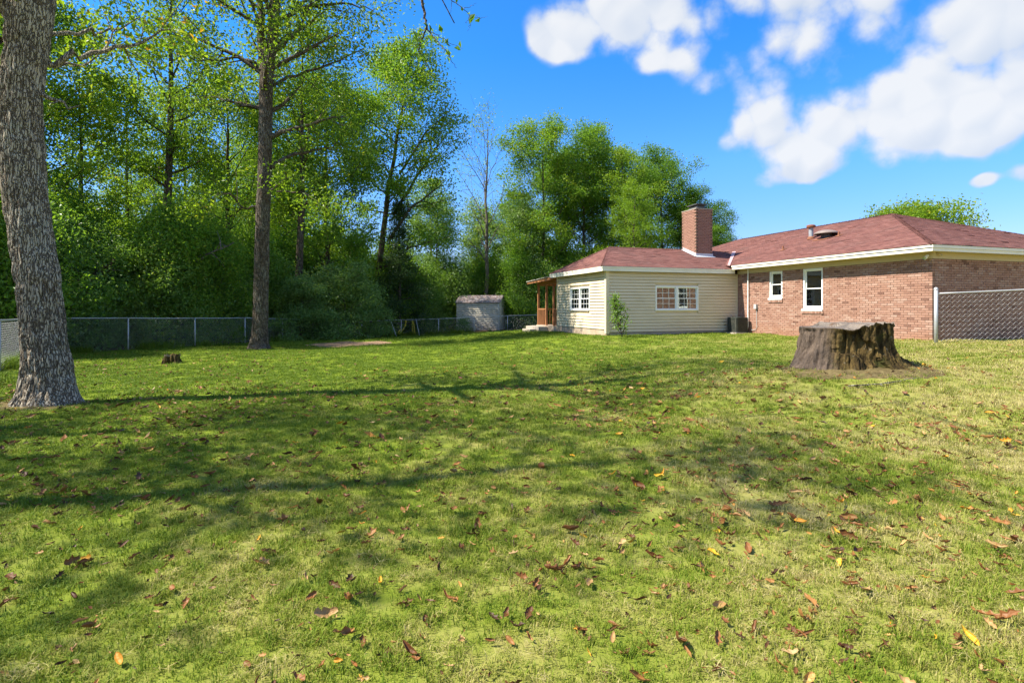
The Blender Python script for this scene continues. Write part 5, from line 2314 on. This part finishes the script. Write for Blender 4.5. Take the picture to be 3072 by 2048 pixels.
for (cs, lab) in (([(1218, 962), (1217, 975), (1208, 990), (1198, 1002), (1194, 996), (1203, 988)], 'yellow rope hanging in a slanting loop on the far fence'),
                  ([(1237, 962), (1237, 985), (1239, 1000), (1245, 1001), (1243, 985), (1240, 962)], 'yellow rope hanging straight down on the far fence')):
    P = []
    for (c, r) in cs:
        D = 38.5 + (px(c, 40) + 10.6) * (5.5 / 12.8) - .12
        P.append((px(c, D), D, CH + (HZ - r) / F * D))
    P = np.array(P)
    tt = np.linspace(0, len(P) - 1, 24)
    f = np.stack([np.interp(tt, range(len(P)), P[:, k]) for k in range(3)], 1)
    mb = MB()
    mb.tube(f - f[0], .028, 6)
    o = mb.build('yellow_rope', M['yellow'], None, True)
    o.location = f[0]
    tag(o, lab, 'rope', 'yellow ropes on the far fence')

# ------------------------------------------------------------------ metal shed behind the far fence
SD = 44.6
sx0, sx1 = px(1364, SD), px(1494, SD)
shed = empty('metal_shed', ((sx0 + sx1) / 2 + .1, SD, -.36), -.16)
tag(shed, 'small weathered metal garden shed behind the far fence', 'shed')
Wd, Dp, Hs = sx1 - sx0, 2.9, 2.26
hw_ = Wd / 2
mb = MB()
mb.box(-hw_, hw_, 0, Dp, -.3, Hs)
mb.add([(hw_, 0, Hs), (hw_, Dp, Hs), (hw_, Dp / 2, Hs + .55), (-hw_, 0, Hs), (-hw_, Dp, Hs), (-hw_, Dp / 2, Hs + .55)],
       [(0, 1, 2), (3, 5, 4), (0, 2, 5, 3), (1, 4, 5, 2)])
mb.build('wall', M['shed'], shed)
for i in range(14):
    z = .02 + i * .163
    mb = MB()
    mb.prism([(-hw_, -.002, z), (-hw_, -.045, z + .02), (-hw_, -.045, z + .105), (-hw_, -.002, z + .14)], (Wd, 0, 0))
    mb.build('wall_panel', M['shed'], shed)
for i in range(14):
    z = .02 + i * .163
    mb = MB()
    mb.prism([(hw_ + .002, .05, z), (hw_ + .022, .05, z + .01), (hw_ + .022, .05, z + .115), (hw_ + .002, .05, z + .14)], (0, .55, 0))
    mb.build('wall_panel', M['shed'], shed)
n = 30
for sgn in (0, 1):
    mb = MB()
    for i in range(n):
        x0 = -hw_ - .12 + (Wd + .24) * i / n
        x1 = x0 + (Wd + .24) / n
        xm = (x0 + x1) / 2
        y0, y1 = (-.14, Dp / 2) if sgn == 0 else (Dp + .14, Dp / 2)
        ze, zr = Hs - .02, Hs + .60
        mb.add([(x0, y0, ze), (xm, y0, ze + .035), (x1, y0, ze), (x0, y1, zr), (xm, y1, zr + .035), (x1, y1, zr),
                (x0, y0, ze - .015), (x1, y0, ze - .015), (x0, y1, zr - .015), (x1, y1, zr - .015)],
               [(0, 1, 4, 3), (1, 2, 5, 4), (6, 8, 9, 7), (6, 7, 2, 1, 0)])
    mb.build('roof_sheet', M['shedroof'], shed)
mb = MB()
mb.box(hw_ + .004, hw_ + .03, .75, 2.3, .0, 1.98)
dr = mb.build('door', M['shed'], shed)
mb = MB()
mb.box(hw_ + .032, hw_ + .05, 1.50, 1.54, .0, 1.98)
mb.box(hw_ + .032, hw_ + .07, 1.62, 1.66, .9, 1.1)
mb.build('door_edge', M['galv'], dr)
mb = MB()
for yy in (.0, Dp):
    mb.box(hw_ - .03, hw_ + .035, yy - .03, yy + .03, -.3, Hs)
mb.build('corner_trim', M['galv'], shed)
mb = MB()
mb.prism([(hw_ + .004, -.1, Hs - .06), (hw_ + .004, Dp / 2, Hs + .54), (hw_ + .004, Dp / 2, Hs + .46), (hw_ + .004, -.1, Hs - .14)], (.03, 0, 0))
mb.prism([(hw_ + .004, Dp + .1, Hs - .06), (hw_ + .004, Dp / 2, Hs + .54), (hw_ + .004, Dp / 2, Hs + .46), (hw_ + .004, Dp + .1, Hs - .14)], (.03, 0, 0))
mb.build('gable_trim', M['galv'], shed)

# weeds at the foot of the shed and small plants
w_, c_ = make_tree(301, .75, .02, .02, .75, 14, 'round', 12, .14, .09, leafmat='leaf_grey', up=(.4, 1.2), cfg=dict(side=3.0), wob=.02)
tree_obj('weed_clump', w_, c_, px(1392, 42.2), 42.2, 0, 1.0, 'low weed clump in front of the shed at the fence foot', 'plant')
w_, c_ = make_tree(302, 1.0, .02, .02, .8, 14, 'round', 12, .14, .09, leafmat='leaf_yel', up=(.4, 1.2), cfg=dict(side=3.0), wob=.02)
tree_obj('weed_clump', w_, c_, px(690, 26.2), 26.2, 0, .8, 'bright green weed clump at the fence left of the middle yard tree', 'plant')
# leggy shrub at the corner of the extension
lg = make_tree(303, 1.30, .020, .06, .55, 30, 'round', 4, .07, .075, leafmat='leaf_dark', up=(.75, 1.35), cfg=dict(side=3.0, at=(.3, .6, .95)), wob=.035)
pl = tree_obj('leggy_shrub', *lg, px(1868, 20.0), 20.0, 0, 1.0, 'leggy dark leaved shrub before the corner of the cream extension', 'shrub')
# fallen dead branch behind the fence


def branch_thing(name, pts, r, label, mat='barkpale', seed=1, cat='branch'):
    rng = np.random.default_rng(seed)
    pts = np.array(pts, float)
    tt = np.linspace(0, len(pts) - 1, len(pts) * 4)
    f = np.stack([np.interp(tt, range(len(pts)), pts[:, k]) for k in range(3)], 1)
    f[1:] += rng.normal(size=(len(f) - 1, 3)) * r * .5
    mb = MB()
    mb.tube(f - f[0], np.linspace(r, r * .3, len(f)), 7)
    for i in range(5):
        k = rng.integers(len(f) // 3, len(f) - 1)
        q = curve_pts(f[k] - f[0], unit(f[k] - f[k - 1]) + rng.normal(size=3) * .7, .4 + rng.random() * 10 * r, 5, rng, .15)
        mb.tube(q, np.linspace(r * .4, r * .1, len(q)), 5)
    o = mb.build(name, M[mat], None, True)
    o.location = f[0]
    tag(o, label, cat)


def wp(row, colm, D):
    return (px(colm, D), D, CH + (HZ - row) / F * D)


branch_thing('fallen_branch', [wp(905, 510, 25.5), wp(850, 530, 25.7), wp(790, 575, 26), wp(755, 640, 26), wp(730, 700, 26.2)], .09,
             'pale crooked limb leaning up behind the fence under the dark straight trunk')
branch_thing('fallen_branch', [wp(905, 205, 21.5), wp(850, 250, 21.7), wp(810, 300, 22), wp(780, 350, 22)], .10,
             'dark broken limb leaning behind the fence right of the thick grey trunk', 'barkf', 2)
branch_thing('fallen_stick', [(SX - .75, SY - 1.28, G(SX - .75, SY - 1.28) + .03), (SX - .3, SY - 1.32, G(SX - .3, SY - 1.32) + .04), (SX + .35, SY - 1.15, G(SX + .35, SY - 1.15) + .03)], .012,
             'thin dry stick lying in the grass before the huge stump', 'barkpale', 3, 'stick')


# ------------------------------------------------------------------ fallen leaves
def m_dead(name, use_obj):
    def fn(t, b):
        tone = attr(t)
        if use_obj:
            sr = t.new('ShaderNodeSeparateColor')
            t.l.new(t.new('ShaderNodeObjectInfo').outputs['Color'], sr.inputs[0])
            tone = sr.outputs[0]
        c = t.ramp(tone, [(0, (.05, .022, .008)), (.25, (.12, .045, .012)), (.5, (.22, .088, .022)), (.72, (.32, .155, .045)), (.86, (.42, .28, .12)),
                          (.95, (.55, .24, .015)), (1, (.60, .38, .03))], 'LINEAR')
        n = t.noise(lpos(t), 22, 5, .7)
        c = t.mix(t.math('MULTIPLY', n, .5), c, t.mix(1.0, c, (.45, .4, .35), 'MULTIPLY'))
        t.put(b.inputs['Base Color'], c)
    return material(name, fn, .55, .3)


M['dead'] = m_dead('dead_leaf', False)
M['dead_single'] = m_dead('dead_leaf_single', True)


def leaf_shape(seed, kind):
    """one curled dry leaf, about 24 triangles, unit length along x"""
    rng = np.random.default_rng(seed)
    n = 9
    t = np.linspace(0, 1, n)
    if kind == 0:      # plain oval
        w = .24 * np.sin(math.pi * t ** .85) ** .8
    elif kind == 1:    # lobed
        w = .30 * np.sin(math.pi * t ** .8) ** .6 * (.62 + .38 * np.cos(t * 5 * math.pi + 1) ** 2)
    elif kind == 3:    # deep oak lobes
        w = .34 * np.sin(math.pi * t ** .75) ** .5 * np.array([.5, .25, .95, .42, 1.0, .40, .85, .35, .2])
    elif kind == 4:    # broad, torn
        w = .36 * np.sin(math.pi * np.clip(t, .02, .98)) ** .45 * rng.uniform(.45, 1.1, n)
    else:              # narrow, rolled
        w = .13 * np.sin(math.pi * t) ** .6
    curl = rng.uniform(.2, 1.3)
    roll = rng.uniform(.8, 2.4) if kind != 2 else 2.2
    tw = rng.uniform(-1.6, 1.6)
    V, Fc = [], []
    for i in range(n):
        x = t[i] - .5
        zc = curl * (x * x) * .9 + .05 * math.sin(t[i] * 6 + seed)
        for s in (-1, -.5, 0, .5, 1):
            a = s * roll * .8
            y = w[i] * (math.sin(a) / roll * 1.2 if roll > .1 else s)
            z = zc + w[i] * (1 - math.cos(a)) / roll * 1.2
            ca, sa = math.cos(tw * x), math.sin(tw * x)
            V.append((x, y * ca - z * sa, y * sa + z * ca + rng.normal() * .006))
    for i in range(n - 1):
        for j in range(4):
            k = i * 5 + j
            Fc.append((k, k + 1, k + 6, k + 5))
    return np.array(V), Fc


def build_leaves():
    rng = np.random.default_rng(99)
    spec = ((1, 0), (2, 3), (3, 1), (4, 3), (5, 2), (6, 0), (7, 1), (8, 2), (9, 4), (10, 3), (11, 4), (12, 1), (13, 0), (14, 3), (15, 2), (16, 4))
    shapes = [leaf_shape(s_, k_) for s_, k_ in spec]
    kinds = [k_ for s_, k_ in spec]
    meshes = []
    for V, Fc in shapes:
        mb = MB()
        mb.add(V, Fc)
        me = mb.mesh('fallen_leaf')
        me.materials.append(M['dead_single'])
        meshes.append(me)
    # where leaves lie: thicker in the shade band and to the right foreground
    n = 60000
    y = 2.0 + 26 * rng.random(n) ** 1.0
    x = (rng.random(n) * 2 - 1) * (y * 1.0 + .6)
    cl = fbm(np.stack([x * .7, y * .7, x * 0], 1), 21)
    dens = .34 + 1.5 * np.exp(-((y - 7.5) / 3.4) ** 2) + .30 * np.clip(x * .3, 0, 1) * (y < 6) + .5 * ((y > 12) & (x < -6))
    dens = dens * np.clip((cl - .3) * 2.6, .1, 1.3) * (1 - .8 * np.clip((y - 16) / 10, 0, 1)) * np.clip(1 - (x - 3) / 6 * (y > 7), .25, 1)
    pk = rng.random(n) < dens * .50
    ok = pk & (woods_mask(x, y) < .3) & ~in_house(x, y) & (((x - SX) / .95) ** 2 + ((y - SY) / .85) ** 2 > 1)
    x, y = x[ok], y[ok]
    size = np.clip(rng.gamma(4.0, .0128, len(x)), .016, .12)
    big = np.argsort(-(size / y))
    g = gzn(x, y)
    rest = MB()
    for rank, i in enumerate(big):
        k = int(rng.integers(0, len(shapes)))
        rot = Matrix.Rotation(rng.random() * 6.283, 3, 'Z') @ Matrix.Rotation(rng.normal() * .55, 3, 'X') @ Matrix.Rotation(rng.normal() * .35, 3, 'Y')
        zz = g[i] + .010 + .018 * rng.random() + size[i] * .08
        if rank < 300:
            o = link('fallen_leaf', meshes[k])
            o.location = (x[i], y[i], zz)
            o.rotation_euler = rot.to_euler()
            o.scale = (size[i],) * 3
            tn = rng.random() * .9 if rng.random() < .93 else .92 + .08 * rng.random()
            o.color = (tn, tn, tn, 1)
            hue = 'dark brown' if tn < .3 else 'reddish brown' if tn < .6 else 'tan' if tn < .9 else 'yellow'
            form = {0: 'oval', 1: 'wavy edged', 2: 'narrow rolled', 3: 'deeply lobed', 4: 'broad torn'}[kinds[k]]
            c_ = x[i] / y[i]
            side = 'left' if c_ < -.31 else 'right' if c_ > .31 else 'middle'
            deep = 'very front' if y[i] < 3.0 else 'near' if y[i] < 4.4 else 'farther'
            tag(o, '%s %s fallen leaf on the %s %s lawn' % (hue, form, deep, side), 'leaf', 'fallen leaves on the near lawn')
        else:
            V = shapes[k][0]
            if y[i] > 6:       # far leaves need fewer faces
                V = V[[0, 2, 4, 20, 22, 24, 40, 42, 44]]
                Fc = [(0, 1, 4, 3), (1, 2, 5, 4), (3, 4, 7, 6), (4, 5, 8, 7)]
                V = V * 1.15
            else:
                Fc = shapes[k][1]
            W = (np.array(rot) @ (V * size[i]).T).T + np.array([x[i], y[i], zz])
            t = rng.random()
            rest.add(W, Fc, t * .9 if rng.random() < .95 else .9 + .1 * t)
    n = 42000
    y = 2.2 + 16 * rng.random(n)
    x = (rng.random(n) * 2 - 1) * (y * .98 + .5)
    cl = fbm(np.stack([x * 1.1, y * 1.1, x * 0], 1), 33)
    dn = (.16 + .75 * np.exp(-((y - 7.5) / 3.6) ** 2) + .35 * np.clip(x * .3, 0, 1) * (y < 6)) * np.clip((cl - .34) * 3.2, .05, 1.2)
    ok = (rng.random(n) < dn * .30) & (woods_mask(x, y) < .3) & ~in_house(x, y) & (((x - SX) / .9) ** 2 + ((y - SY) / .8) ** 2 > 1)
    x, y = x[ok], y[ok]
    g = gzn(x, y)
    for i in range(len(x)):
        V = shapes[int(rng.integers(0, len(shapes)))][0][[0, 2, 4, 20, 22, 24, 40, 42, 44]] * (.016 + .03 * rng.random())
        rot = Matrix.Rotation(rng.random() * 6.283, 3, 'Z') @ Matrix.Rotation(rng.normal() * .6, 3, 'X')
        rest.add((np.array(rot) @ V.T).T + np.array([x[i], y[i], g[i] + .015 + .02 * rng.random()]), [(0, 1, 4, 3), (1, 2, 5, 4), (3, 4, 7, 6), (4, 5, 8, 7)], rng.random() * .88)
    o = rest.build('leaf_litter', M['dead'])
    tag(o, 'scattered small dry leaves across the rest of the lawn', 'leaves', kind='stuff')


build_leaves()
